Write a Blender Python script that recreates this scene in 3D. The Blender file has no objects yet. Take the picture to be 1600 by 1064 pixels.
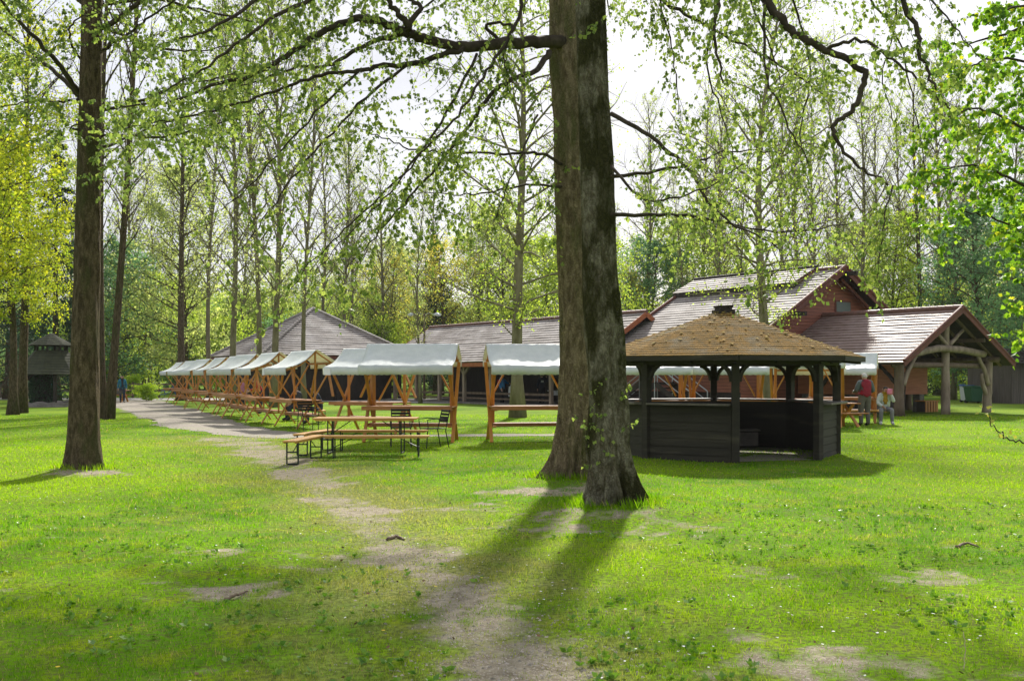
import bpy, bmesh, math, random
import numpy as np
from mathutils import Vector, Matrix
R = math.radians
V = Vector
C = bpy.context.scene.collection
F, H, HZ = 1556.0, 1.65, 587.0        # focal length in pixels of the 1600 px photo, eye height, horizon row
UP = V((0, 0, 1))

def G(px, py):
    D = F*H/(py-HZ)
    return V(((px-800)*D/F, D, 0))
def P(px, py, D):
    return V(((px-800)*D/F, D, H-(py-HZ)*D/F))

# ------------------------------------------------------------------ mesh builder
class MB:
    def __init__(s):
        s.v, s.f, s.m = [], [], []
    def add(s, vs, fs, mi=0):
        b = len(s.v)
        s.v.extend([tuple(p) for p in vs])
        s.f.extend([tuple(i+b for i in q) for q in fs])
        s.m.extend([mi]*len(fs))
    def box(s, c, d, rz=0, mi=0):
        c = V(c); hx, hy, hz = d[0]/2, d[1]/2, d[2]/2
        M = Matrix.Rotation(rz, 3, 'Z')
        vs = [c+M@V((x*hx, y*hy, z*hz)) for x in (-1, 1) for y in (-1, 1) for z in (-1, 1)]
        s.add(vs, [(0,1,3,2),(4,6,7,5),(0,4,5,1),(2,3,7,6),(0,2,6,4),(1,5,7,3)], mi)
    def beam(s, a, b, w, h, up=UP, mi=0):
        a, b = V(a), V(b); d = (b-a).normalized()
        x = d.cross(V(up))
        if x.length < 1e-4: x = d.cross(V((1,0,0)))
        x.normalize(); y = x.cross(d)
        vs = [p+x*(i*w/2)+y*(j*h/2) for p in (a, b) for i, j in ((-1,-1),(1,-1),(1,1),(-1,1))]
        s.add(vs, [(3,2,1,0),(4,5,6,7),(0,1,5,4),(1,2,6,5),(2,3,7,6),(3,0,4,7)], mi)
    def tube(s, pts, rad, n=6, mi=0, cap=True, bump=None):
        pts = [V(p) for p in pts]; k = len(pts)
        if not hasattr(rad, '__len__'): rad = [rad]*k
        d0 = (pts[1]-pts[0]).normalized()
        x = d0.cross(UP) if abs(d0.z) < .95 else d0.cross(V((0,1,0)))
        x.normalize(); vs = []
        for i in range(k):
            d = (pts[min(i+1,k-1)]-pts[max(i-1,0)]).normalized()
            x = (x-d*x.dot(d)).normalized(); y = d.cross(x)
            for j in range(n):
                a = 2*math.pi*j/n
                r = rad[i]*(bump(i, a) if bump else 1)
                vs.append(pts[i]+x*(math.cos(a)*r)+y*(math.sin(a)*r))
        fs = [(i*n+j, i*n+(j+1) % n, (i+1)*n+(j+1) % n, (i+1)*n+j) for i in range(k-1) for j in range(n)]
        if cap: fs += [tuple(range(n-1,-1,-1)), tuple((k-1)*n+j for j in range(n))]
        s.add(vs, fs, mi)
    def poly(s, pts, mi=0):
        s.add(pts, [tuple(range(len(pts)))], mi)
    def sheet(s, rows, mi=0):
        n = len(rows[0]); b = [p for r in rows for p in r]
        s.add(b, [(i*n+j, i*n+j+1, (i+1)*n+j+1, (i+1)*n+j) for i in range(len(rows)-1) for j in range(n-1)], mi)
    def courses(s, e0, e1, t0, t1, n, th=.03, lap=.15, rng=None, mi=0):
        """a roof slope laid in n overlapping courses of tiles"""
        e0, e1, t0, t1 = map(V, (e0, e1, t0, t1))
        N = (e1-e0).cross((t0+t1)/2-(e0+e1)/2).normalized()
        if N.z < 0: N = -N
        for i in range(n):
            v0, v1 = max(0, (i-lap)/n), (i+1)/n
            a, b = e0.lerp(t0, v0), e1.lerp(t1, v0)
            c, d = e1.lerp(t1, v1), e0.lerp(t0, v1)
            m = max(1, int((b-a).length/ .9)) if rng else 1
            j0 = [rng.uniform(-.25, .25)*th if rng else 0 for _ in range(m+1)]
            lo = [a.lerp(b, k/m)+N*(th+j0[k]) for k in range(m+1)]
            hi = [d.lerp(c, k/m)+N*.004 for k in range(m+1)]
            ba = [a.lerp(b, k/m)-N*.004 for k in range(m+1)]
            s.sheet([lo, hi], mi); s.sheet([ba, lo], mi)
    def build(s, name, mats, parent=None, smooth=False, bevel=0):
        me = bpy.data.meshes.new(name)
        me.from_pydata(s.v, [], s.f)
        mats = mats if isinstance(mats, (list, tuple)) else [mats]
        for m in mats: me.materials.append(m)
        if len(mats) > 1: me.polygons.foreach_set('material_index', s.m)
        if smooth: me.polygons.foreach_set('use_smooth', [True]*len(me.polygons))
        me.update()
        o = bpy.data.objects.new(name, me); C.objects.link(o)
        if parent: o.parent = parent
        if bevel:
            b = o.modifiers.new('bevel', 'BEVEL'); b.width = bevel; b.segments = 1; b.limit_method = 'ANGLE'
        return o

def tag(o, label, cat, group=None, kind=None):
    o['label'] = label
    if cat: o['category'] = cat
    if group: o['group'] = group
    if kind: o['kind'] = kind
    return o
def thing(name, label, cat, loc=(0,0,0), rz=0, group=None):
    o = bpy.data.objects.new(name, None); C.objects.link(o)
    o.empty_display_size = .3
    o.location = loc; o.rotation_euler = (0, 0, rz)
    return tag(o, label, cat, group)
KIDS = {}
def kids(o):
    return list(o.children)
def dup(o, label, loc=None, rz=None, scale=None, group=None, parent=None):
    c = o.copy(); C.objects.link(c)
    if parent: c.parent = parent
    if label: c['label'] = label
    if group: c['group'] = group
    if loc is not None: c.location = loc
    if rz is not None: c.rotation_euler = (0, 0, rz)
    if scale is not None: c.scale = (scale, scale, scale) if not hasattr(scale, '__len__') else scale
    for ch in kids(o): dup(ch, None, parent=c)
    return c

# ------------------------------------------------------------------ materials
def mat(name, col, col2=None, rough=.8, scale=6, bump=0, bscale=None, detail=6, stretch=(1,1,1), spec=.4,
        trans=None, island=0, lo=.35, hi=.65, metal=0, col3=None, scale3=1.5, lo3=.5, hi3=.7, objrand=0, coord='Object'):
    m = bpy.data.materials.new(name); m.use_nodes = True
    nt = m.node_tree; N = nt.nodes; L = nt.links
    b = N['Principled BSDF']
    b.inputs['Roughness'].default_value = rough
    b.inputs['Specular IOR Level'].default_value = spec
    b.inputs['Metallic'].default_value = metal
    tc = N.new('ShaderNodeTexCoord'); mp = N.new('ShaderNodeMapping')
    L.new(tc.outputs[coord], mp.inputs[0]); mp.inputs['Scale'].default_value = stretch
    out = None
    def noise(sc, det=detail):
        n = N.new('ShaderNodeTexNoise'); n.inputs['Scale'].default_value = sc; n.inputs['Detail'].default_value = det
        n.inputs['Roughness'].default_value = .6
        L.new(mp.outputs[0], n.inputs['Vector']); return n
    def ramp(src, a, z):
        r = N.new('ShaderNodeMapRange'); r.inputs[1].default_value = a; r.inputs[2].default_value = z
        L.new(src, r.inputs[0]); return r.outputs[0]
    def mix(f, a, c):
        x = N.new('ShaderNodeMix'); x.data_type = 'RGBA'
        if f is not None: L.new(f, x.inputs[0])
        for s, i in ((a, 6), (c, 7)):
            if isinstance(s, tuple): x.inputs[i].default_value = (*s, 1)
            else: L.new(s, x.inputs[i])
        return x.outputs[2]
    cur = col
    if col2: cur = mix(ramp(noise(scale).outputs['Fac'], lo, hi), col, col2)
    if col3: cur = mix(ramp(noise(scale3, 4).outputs['Fac'], lo3, hi3), cur, col3)
    if island:
        g = N.new('ShaderNodeNewGeometry')
        hs = N.new('ShaderNodeHueSaturation')
        r = N.new('ShaderNodeMapRange'); L.new(g.outputs['Random Per Island'], r.inputs[0])
        r.inputs[3].default_value = 1-island; r.inputs[4].default_value = 1+island
        r2 = N.new('ShaderNodeMapRange'); L.new(g.outputs['Random Per Island'], r2.inputs[0])
        r2.inputs[3].default_value = .5+.06*island; r2.inputs[4].default_value = .5-.06*island
        L.new(r.outputs[0], hs.inputs['Value']); L.new(r2.outputs[0], hs.inputs['Hue'])
        if isinstance(cur, tuple): hs.inputs['Color'].default_value = (*cur, 1)
        else: L.new(cur, hs.inputs['Color'])
        cur = hs.outputs[0]
    if isinstance(cur, tuple): b.inputs['Base Color'].default_value = (*cur, 1)
    else: L.new(cur, b.inputs['Base Color'])
    if bump:
        n = noise(bscale or scale*2, 8); bp = N.new('ShaderNodeBump')
        bp.inputs['Strength'].default_value = bump; bp.inputs['Distance'].default_value = .03
        L.new(n.outputs['Fac'], bp.inputs['Height']); L.new(bp.outputs[0], b.inputs['Normal'])
    if objrand:
        oi = N.new('ShaderNodeObjectInfo'); h2 = N.new('ShaderNodeHueSaturation')
        r3 = N.new('ShaderNodeMapRange'); L.new(oi.outputs['Random'], r3.inputs[0]); r3.inputs[3].default_value = 1-objrand; r3.inputs[4].default_value = 1+objrand*.6
        L.new(r3.outputs[0], h2.inputs['Value']); L.new(cur, h2.inputs['Color']); L.new(h2.outputs[0], b.inputs['Base Color']); cur = h2.outputs[0]
    if trans:
        t = N.new('ShaderNodeBsdfTranslucent'); a = N.new('ShaderNodeMixShader')
        a.inputs[0].default_value = trans[0]
        mul = N.new('ShaderNodeMix'); mul.data_type = 'RGBA'; mul.blend_type = 'MULTIPLY'; mul.inputs[0].default_value = 1
        if isinstance(cur, tuple): mul.inputs[6].default_value = (*cur, 1)
        else: L.new(cur, mul.inputs[6])
        mul.inputs[7].default_value = (*trans[1], 1); mul.clamp_result = False
        L.new(mul.outputs[2], t.inputs['Color'])
        L.new(b.outputs[0], a.inputs[1]); L.new(t.outputs[0], a.inputs[2])
        L.new(a.outputs[0], N['Material Output'].inputs['Surface'])
    m['cur'] = 1
    return m

M = {}
def bark(name, c1, c2, moss, sc=14, mlo=.5, mhi=.62, stretch=(1,1,.3)):
    m = mat(name, c1, c2, .95, sc, 0, stretch=stretch, col3=moss, scale3=sc*.22, lo3=mlo, hi3=mhi, spec=.06, lo=.42, hi=.6)
    N, L = m.node_tree.nodes, m.node_tree.links
    b = N['Principled BSDF']; mp = [n for n in N if n.type == 'MAPPING'][0]
    mp2 = N.new('ShaderNodeMapping'); mp2.inputs['Scale'].default_value = (1, 1, .16)
    tc = [n for n in N if n.type == 'TEX_COORD'][0]; L.new(tc.outputs['Object'], mp2.inputs[0])
    ns = N.new('ShaderNodeTexNoise'); ns.inputs['Scale'].default_value = 6; L.new(tc.outputs['Object'], ns.inputs['Vector'])
    ad = N.new('ShaderNodeVectorMath'); ad.operation = 'MULTIPLY_ADD'; L.new(ns.outputs['Color'], ad.inputs[0]); ad.inputs[1].default_value = (.3, .3, .3); L.new(mp2.outputs[0], ad.inputs[2])
    vo = N.new('ShaderNodeTexVoronoi'); vo.feature = 'DISTANCE_TO_EDGE'; vo.inputs['Scale'].default_value = sc*1.6; L.new(ad.outputs[0], vo.inputs['Vector'])
    mr = N.new('ShaderNodeMapRange'); mr.inputs[1].default_value = 0; mr.inputs[2].default_value = .16; mr.inputs[3].default_value = .66; L.new(vo.outputs['Distance'], mr.inputs[0])
    fine = N.new('ShaderNodeTexNoise'); fine.inputs['Scale'].default_value = sc*5; fine.inputs['Detail'].default_value = 6; L.new(mp.outputs[0], fine.inputs['Vector'])
    old = b.inputs['Base Color'].links[0].from_socket
    mx = N.new('ShaderNodeMix'); mx.data_type = 'RGBA'; mx.blend_type = 'MULTIPLY'; mx.inputs[0].default_value = 1
    L.new(old, mx.inputs[6]); L.new(mr.outputs[0], mx.inputs[7]); L.new(mx.outputs[2], b.inputs['Base Color'])
    h = N.new('ShaderNodeMath'); h.operation = 'MULTIPLY_ADD'; L.new(fine.outputs['Fac'], h.inputs[0]); h.inputs[1].default_value = .9; L.new(mr.outputs[0], h.inputs[2])
    bp = N.new('ShaderNodeBump'); bp.inputs['Strength'].default_value = 1; bp.inputs['Distance'].default_value = .035; L.new(h.outputs[0], bp.inputs['Height']); L.new(bp.outputs[0], b.inputs['Normal'])
    return m
M['bark'] = bark('bark', (.25,.232,.165), (.13,.114,.073), (.055,.053,.022), 14, .465, .58, (1,1,.45))
M['bark_rear'] = bark('rear bark', (.30,.235,.15), (.15,.115,.07), (.14,.135,.06), 14, .5, .66)
M['bark_plain'] = bark('grey brown bark', (.17,.13,.08), (.08,.06,.036), (.085,.085,.035), 16, .5, .66)
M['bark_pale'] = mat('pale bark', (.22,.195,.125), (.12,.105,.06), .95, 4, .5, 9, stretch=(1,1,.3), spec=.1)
M['twig'] = mat('twig bark', (.07,.056,.04), (.035,.028,.02), .9, 8, spec=.1)
M['leaf'] = mat('young leaf', (.16,.215,.06), None, .6, island=.4, trans=(.55, (1.8,1.85,1.1)), spec=.3)
M['leaf_maple'] = mat('fresh maple leaf', (.11,.20,.022), None, .5, island=.35, trans=(.55, (2.2,2.2,1.0)), spec=.3)
M['leaf_yellow'] = mat('yellow blossom', (.46,.48,.03), (.26,.37,.03), .6, .7, lo=.42, hi=.62, island=.3, trans=(.5, (1.5,1.5,1.0)), spec=.2)
M['leaf_far'] = mat('far spring leaf', (.27,.32,.12), None, .7, island=.35, trans=(.55, (1.9,1.9,1.3)), spec=.2)  # distance haze put into the leaf colour as extra brightness
M['leaf_lime'] = mat('lime spring leaf', (.25,.33,.06), None, .7, island=.3, trans=(.55, (1.9,1.9,1.0)), spec=.2)
M['leaf_gold'] = mat('golden spring leaf', (.38,.36,.07), None, .7, island=.3, trans=(.6, (1.5,1.5,1.0)), spec=.2)
M['leaf_blue'] = mat('bluish green leaf', (.13,.24,.11), None, .7, island=.35, trans=(.45, (1.6,1.7,1.3)), spec=.25)
M['leaf_dark'] = mat('dark evergreen leaf', (.035,.075,.035), None, .7, island=.35, trans=(.2, (1.3,1.4,1.2)), spec=.25)
M['tile'] = mat('weathered clay tile', (.28,.25,.235), (.19,.16,.15), .72, 3, .35, 22, col3=(.38,.35,.34), scale3=.9, lo3=.45, hi3=.7, spec=.22)
M['tile_red'] = mat('red brown clay tile', (.30,.225,.205), (.20,.14,.125), .55, 3, .3, 22, col3=(.23,.16,.14), scale3=.8, lo3=.5, hi3=.7, spec=.22)
M['ridge'] = mat('ridge tile', (.19,.09,.07), (.11,.06,.05), .6, 5)
M['red_wood'] = mat('red brown boarding', (.27,.095,.055), (.18,.06,.038), .7, 4, .2, 30, stretch=(.3,.3,3))
M['barge'] = mat('barge board', (.15,.045,.03), (.09,.03,.02), .7, 5)
M['orange_wood'] = mat('orange fascia', (.38,.12,.04), (.28,.08,.03), .6, 5)
M['dark_wood'] = mat('dark timber', (.035,.025,.02), (.018,.013,.011), .8, 4, .3, 25, stretch=(1,1,.3))
M['black_wood'] = mat('black stained board', (.034,.029,.019), (.019,.016,.011), .75, 3, .25, 30, stretch=(.25,.25,2), col3=(.070,.060,.040), scale3=2.2, lo3=.55, hi3=.75)
M['ledge'] = mat('weathered counter', (.16,.14,.12), (.09,.08,.065), .6, 6, .2, 30)
M['moss'] = mat('mossy shingle', (.26,.145,.025), (.115,.08,.026), .95, 9, 1.0, 34, col3=(.17,.145,.095), scale3=1.3, lo3=.50, hi3=.68, spec=.1)
M['log'] = mat('peeled log', (.33,.26,.205), (.18,.135,.10), .85, 4, .5, 14, stretch=(1,1,.25))
M['log_dark'] = mat('brown log', (.18,.13,.095), (.10,.068,.048), .85, 4, .4, 14, stretch=(1,1,.25))
M['stall'] = mat('varnished pine', (.56,.25,.04), (.42,.165,.025), .38, 5, .1, 25, stretch=(1,1,.2), col3=(.42,.20,.07), scale3=.9, lo3=.55, hi3=.8, objrand=.3)
M['stall_board'] = mat('varnished board', (.40,.165,.05), (.28,.105,.03), .35, 5, .1, 25, stretch=(.3,2,2))
M['canvas'] = mat('white canvas', (.80,.86,.88), (.72,.78,.80), .5, 4.5, .4, 6, trans=(.33, (1,.90,.66)), spec=.4)
M['paper'] = mat('white paper', (.75,.76,.78), None, .8)
M['beer_wood'] = mat('yellow lacquered board', (.60,.33,.085), (.48,.24,.055), .35, 4, 0, stretch=(.3,2,2))
M['steel_dark'] = mat('dark green steel', (.018,.026,.022), None, .45, metal=.3)
M['steel_black'] = mat('black steel', (.012,.012,.013), None, .4, metal=.3)
M['gravel'] = mat('gravel', (.36,.325,.28), (.22,.195,.165), .95, 40, .6, 90, col3=(.30,.30,.20), scale3=.5, lo3=.5, hi3=.75, coord='Object', spec=.1)
M['yard'] = mat('yard gravel', (.42,.40,.38), (.30,.285,.265), .95, 20, .4, 60, spec=.1)
M['shed'] = mat('weathered grey board', (.12,.10,.085), (.07,.058,.048), .85, 5, .3, 25, stretch=(3,3,.2))
M['stone'] = mat('rough stone', (.20,.185,.165), (.11,.10,.09), .95, 5, .8, 12)
M['glass'] = mat('dusty pane', (.09,.115,.11), (.12,.14,.13), .5, 2, spec=.25)
M['skin'] = mat('skin', (.46,.27,.19), None, .55)
M['green_plastic'] = mat('green plastic', (.02,.085,.04), None, .4)
M['blue_plastic'] = mat('blue plastic', (.03,.09,.30), None, .4)
M['white_plastic'] = mat('pale plastic', (.55,.58,.62), None, .4)
M['grey_metal'] = mat('grey metal', (.35,.37,.38), None, .45, metal=.4)
M['rubber'] = mat('black rubber', (.015,.015,.015), None, .7)
M['daisy'] = mat('daisy petal', (.75,.75,.72), None, .7)
M['dandelion'] = mat('dandelion', (.65,.45,.01), None, .7)
M['dry_stick'] = mat('dry stick', (.20,.15,.10), (.10,.07,.05), .9, 8)
M['eye'] = mat('dark eye', (.02,.015,.012), None, .3)
def cloth(name, c, c2=None):
    return mat(name, c, c2 or tuple(x*.75 for x in c), .85, 9, .3, 20)

# ------------------------------------------------------------------ value noise
def vnoise(x, y, sc, seed=0, oct=3):
    out = 0; amp = .5; tot = 0
    for o in range(oct):
        X, Y = x*sc+seed*17.3, y*sc-seed*9.1
        xi, yi = np.floor(X).astype(np.int64), np.floor(Y).astype(np.int64)
        fx, fy = X-xi, Y-yi
        fx, fy = fx*fx*(3-2*fx), fy*fy*(3-2*fy)
        def h(a, b):
            n = (a*374761393+b*668265263+seed*144665+o*7919) & 0x7fffffff
            n = ((n ^ (n >> 13))*1274126177) & 0x7fffffff
            return ((n ^ (n >> 16)) & 0xffff)/65535.
        v = (h(xi,yi)*(1-fx)+h(xi+1,yi)*fx)*(1-fy)+(h(xi,yi+1)*(1-fx)+h(xi+1,yi+1)*fx)*fy
        out = out+v*amp; tot += amp; amp *= .5; sc *= 2
    return out/tot

# ------------------------------------------------------------------ ground
T1, T2, TL = G(962, 800), G(886, 752), G(132, 737)
MOUNDS = [(T1.x+.15, T1.y, 1.15, .13), (T2.x, T2.y, 1.2, .10), (TL.x, TL.y, .9, .07)]
def zground(x, y):
    near = np.clip((34-y)/12, 0, 1)
    z = (vnoise(x, y, .35, 3)-.5)*.10*near+(vnoise(x, y, 1.6, 5)-.5)*.035*near
    for mx, my, mr, mh in MOUNDS:
        z = z+mh*np.exp(-((x-mx)**2+(y-my)**2)/mr**2)
    return z
def gz(x, y): return float(zground(np.array([x]), np.array([y]))[0])
def seg_d(x, y, pts, ws):
    best = np.full(x.shape, 9.)
    for i in range(len(pts)-1):
        a, b = pts[i], pts[i+1]; dx, dy = b.x-a.x, b.y-a.y
        t = np.clip(((x-a.x)*dx+(y-a.y)*dy)/(dx*dx+dy*dy), 0, 1)
        d = np.hypot(x-a.x-t*dx, y-a.y-t*dy)/(ws[i]+(ws[i+1]-ws[i])*t)
        best = np.minimum(best, d)
    return best
TRAIL = [G(*p) for p in ((370,684),(400,702),(455,730),(530,785),(590,825),(650,868),(705,915),(755,965),(800,1010),(830,1055),(850,1120),(860,1300))]
TRAIL_W = [.75,.6,.5,.42,.38,.38,.36,.36,.38,.40,.42,.42]
SPOTS = [(G(370,925),.42,1.0),(G(366,863),.40,.8),(G(420,1000),.30,.7),(G(60,920),.9,.45),(G(40,985),.6,.5),(G(1310,1045),.62,1.0),(G(1445,903),.38,.9),
         (G(1060,815),.9,.75),(G(960,822),1.25,1.05),(G(870,766),1.1,.85),(G(135,741),.75,.95),(G(1170,762),.6,.4),(G(1530,855),.5,.7),(G(1130,805),.8,.45),
         (G(985,960),.7,.42),(G(1130,940),.6,.40),(G(1590,800),.5,.5),(G(1560,940),.9,.4),(G(840,790),1.2,.5),(G(700,1045),.6,.42),(G(950,1040),.5,.45),(G(210,935),.5,.4),(G(780,830),.7,.45)]
_q = random.Random(12)
for _ in range(34):
    _p = G(_q.uniform(-150, 1750), 700+380*_q.random()**1.2); SPOTS.append((_p, _q.uniform(.3, .9), _q.uniform(.30, .55)))
def dirt(x, y):
    d = seg_d(x, y, TRAIL, TRAIL_W)
    v = np.clip(1.5-d*.8, 0, 1)*.86+np.clip(1-d*.25, 0, 1)*.22
    for c, r, s in SPOTS:
        v = np.maximum(v, s*np.exp(-((((x-c.x)*.75)**2+(y-c.y)**2)/r**2)**1.3)*1.05)
    n = vnoise(x, y, 1.3, 11, 4)*.6+vnoise(x, y, 6, 12, 3)*.4
    core = np.clip(1.25-d*.95, 0, 1)*np.clip(n*1.35-.08, 0, .8)
    return np.maximum(core, np.clip((v*.98+(n-.5)*2.9-.52)*1.1, 0, 1))
def dry(x, y):
    d = seg_d(x, y, TRAIL, TRAIL_W)
    n = vnoise(x, y, .8, 14, 4)*.6+vnoise(x, y, 4, 15, 3)*.4
    return np.clip((np.clip(1.15-d*.22, 0, 1)*1.1+(n-.5)*2.6-.36)*1.1, 0, 1)
def axis(dense, lo, hi, n):
    a = [dense[0]-(dense[0]-lo)*((i/n)**3) for i in range(n, 0, -1)]
    b = [dense[-1]+(hi-dense[-1])*((i/n)**3) for i in range(1, n+1)]
    return np.array(a+list(dense)+b)
xs = axis(np.arange(-9, 9.01, .1), -900, 900, 40)
ys = axis(np.concatenate([np.arange(3, 14, .08), np.arange(14, 36, .25)]), -60, 1500, 36)
XX, YY = np.meshgrid(xs, ys)
ZZ = zground(XX, YY)
me = bpy.data.meshes.new('lawn')
nx, ny = len(xs), len(ys)
co = np.stack([XX, YY, ZZ], -1).reshape(-1, 3)
idx = np.arange(nx*ny).reshape(ny, nx)
fc = np.stack([idx[:-1,:-1], idx[:-1,1:], idx[1:,1:], idx[1:,:-1]], -1).reshape(-1, 4)
def mesh_np(me, co, fc):
    k = fc.shape[1]
    me.vertices.add(len(co)); me.vertices.foreach_set('co', co.astype(np.float32).ravel())
    me.loops.add(fc.size); me.loops.foreach_set('vertex_index', fc.astype(np.int32).ravel())
    me.polygons.add(len(fc)); me.polygons.foreach_set('loop_start', np.arange(0, fc.size, k, dtype=np.int32))
    me.update(calc_edges=True)
mesh_np(me, co, fc)
me.polygons.foreach_set('use_smooth', np.ones(len(fc), bool))
at = me.attributes.new('dirt', 'FLOAT', 'POINT'); at.data.foreach_set('value', dirt(XX, YY).astype(np.float32).ravel())
at = me.attributes.new('dry', 'FLOAT', 'POINT'); at.data.foreach_set('value', dry(XX, YY).astype(np.float32).ravel())

def grass_mat(name, blade):
    m = bpy.data.materials.new(name); m.use_nodes = True
    N, L = m.node_tree.nodes, m.node_tree.links
    b = N['Principled BSDF']; b.inputs['Roughness'].default_value = .6 if blade else .95
    b.inputs['Specular IOR Level'].default_value = .04 if blade else .03
    g = N.new('ShaderNodeNewGeometry')
    def noise(sc, det=4):
        n = N.new('ShaderNodeTexNoise'); n.inputs['Scale'].default_value = sc; n.inputs['Detail'].default_value = det
        L.new(g.outputs['Position'], n.inputs['Vector']); return n.outputs['Fac']
    def rng(s, a, z, c=0, d=1):
        r = N.new('ShaderNodeMapRange'); L.new(s, r.inputs[0])
        for i, q in enumerate((a, z, c, d)): r.inputs[i+1].default_value = q
        return r.outputs[0]
    def mix(f, a, c, bt='MIX'):
        x = N.new('ShaderNodeMix'); x.data_type = 'RGBA'; x.blend_type = bt
        if hasattr(f, 'links'): L.new(f, x.inputs[0])
        else: x.inputs[0].default_value = f
        for s, i in ((a, 6), (c, 7)):
            if isinstance(s, tuple): x.inputs[i].default_value = (*s, 1)
            else: L.new(s, x.inputs[i])
        return x.outputs[2]
    c = mix(rng(noise(.55), .38, .62), (.150,.300,.006), (.066,.185,.005))
    c = mix(rng(noise(2.1), .5, .68), c, (.205,.275,.012))
    c = mix(rng(noise(.16, 2), .45, .62), c, (.205,.335,.006))
    dr = N.new('ShaderNodeAttribute'); dr.attribute_name = 'dry'
    c = mix(rng(dr.outputs['Fac'], 0, 1, 0, .8), c, (.25,.235,.085))
    if blade:
        hs = N.new('ShaderNodeHueSaturation')
        L.new(rng(g.outputs['Random Per Island'], 0, 1, .65, 1.35), hs.inputs['Value'])
        L.new(rng(g.outputs['Random Per Island'], 0, 1, .515, .485), hs.inputs['Hue'])
        L.new(c, hs.inputs['Color']); c = mix(rng(g.outputs['Random Per Island'], .94, .95), hs.outputs[0], (.34,.29,.13))
        L.new(c, b.inputs['Base Color'])
        t = N.new('ShaderNodeBsdfTranslucent'); L.new(mix(1., c, (1.9,1.95,1.0), 'MULTIPLY'), t.inputs['Color'])
        s = N.new('ShaderNodeMixShader'); s.inputs[0].default_value = .45
        L.new(b.outputs[0], s.inputs[1]); L.new(t.outputs[0], s.inputs[2])
        L.new(s.outputs[0], N['Material Output'].inputs['Surface'])
    else:
        a = N.new('ShaderNodeAttribute'); a.attribute_name = 'dirt'
        soil = mix(rng(noise(9, 6), .35, .65), (.32,.28,.205), (.19,.16,.112))
        soil = mix(rng(noise(60, 4), .55, .62), soil, (.38,.345,.275))
        near = mix(rng(noise(22, 5), .4, .62), c, (.105,.13,.03))
        f = N.new('ShaderNodeMath'); f.operation = 'MULTIPLY_ADD'
        L.new(noise(7, 5), f.inputs[0]); f.inputs[1].default_value = .8; L.new(a.outputs['Fac'], f.inputs[2])
        L.new(mix(rng(f.outputs[0], .62, 1.05), near, soil), b.inputs['Base Color'])
        bp = N.new('ShaderNodeBump'); bp.inputs['Strength'].default_value = .7; bp.inputs['Distance'].default_value = .03
        L.new(noise(30, 8), bp.inputs['Height']); L.new(bp.outputs[0], b.inputs['Normal'])
    return m
me.materials.append(grass_mat('lawn soil', False))
lawn = bpy.data.objects.new('lawn', me); C.objects.link(lawn)
tag(lawn, 'mown park lawn with worn bare patches under the trees', 'lawn', kind='structure')

# grass blades
nr = np.random.default_rng(4)
def blades():
    out = []
    for y0, y1, dens, hh, ww in ((3.6,6.5,3400,.046,.0050),(6.5,10,2000,.048,.0075),(10,16,900,.05,.011),(16,26,360,.05,.018),(26,42,110,.05,.032)):
        wid = lambda y: .56*y+1.2
        A = (y1-y0)*2*wid(y1); n = int(A*dens)
        y = nr.uniform(y0, y1, n); x = nr.uniform(-1, 1, n)*wid(y1)
        k = np.abs(x) < wid(y); x, y = x[k], y[k]
        d = dirt(x, y); cl = vnoise(x, y, 4.5, 21, 3)
        k = nr.uniform(0, 1, len(x)) < (1-.80*d)*np.clip(.35+1.3*(cl-.25), .15, 1)
        if y0 > 20: k &= seg_d(x, y, GPATH, GPATH_W) > nr.uniform(.75, 1.2, len(x))
        x, y, d, cl = x[k], y[k], d[k], cl[k]
        h = .74*hh*(.45+.8*nr.random(len(x)))*(.6+.9*vnoise(x, y, 1.1, 31, 3))*(1-.5*d)
        w = ww*(.6+.8*nr.random(len(x)))
        out.append(np.stack([x, y, zground(x, y)-.004, h, w], 1))
    return np.concatenate(out)
GPATH = [G(*p) for p in ((190,622),(222,632),(262,646),(318,663),(390,676),(470,681),(600,681),(760,680),(880,679),(1010,677))]
GPATH_W = [1.7,1.7,1.6,1.4,1.1,.8,.55,.5,.45,.4]
B = blades(); n = len(B)
az = nr.uniform(0, 2*math.pi, n); az2 = nr.uniform(0, 2*math.pi, n); le = B[:,3]*nr.uniform(.1, .75, n)
sx, sy = np.cos(az)*B[:,4]/2, np.sin(az)*B[:,4]/2
co = np.zeros((n, 3, 3))
co[:,0] = B[:,:3]; co[:,1] = B[:,:3]; co[:,2] = B[:,:3]
co[:,0,0] -= sx; co[:,0,1] -= sy; co[:,1,0] += sx; co[:,1,1] += sy
co[:,2,0] += np.cos(az2)*le; co[:,2,1] += np.sin(az2)*le; co[:,2,2] += B[:,3]
me = bpy.data.meshes.new('grass'); mesh_np(me, co.reshape(-1, 3), np.arange(3*n).reshape(-1, 3))
at = me.attributes.new('dry', 'FLOAT', 'POINT'); at.data.foreach_set('value', np.repeat(dry(B[:,0], B[:,1]), 3).astype(np.float32))
me.materials.append(grass_mat('grass blade', True))
o = bpy.data.objects.new('grass', me); C.objects.link(o)
tag(o, 'short bright green grass covering the lawn', 'grass', kind='stuff')

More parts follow.
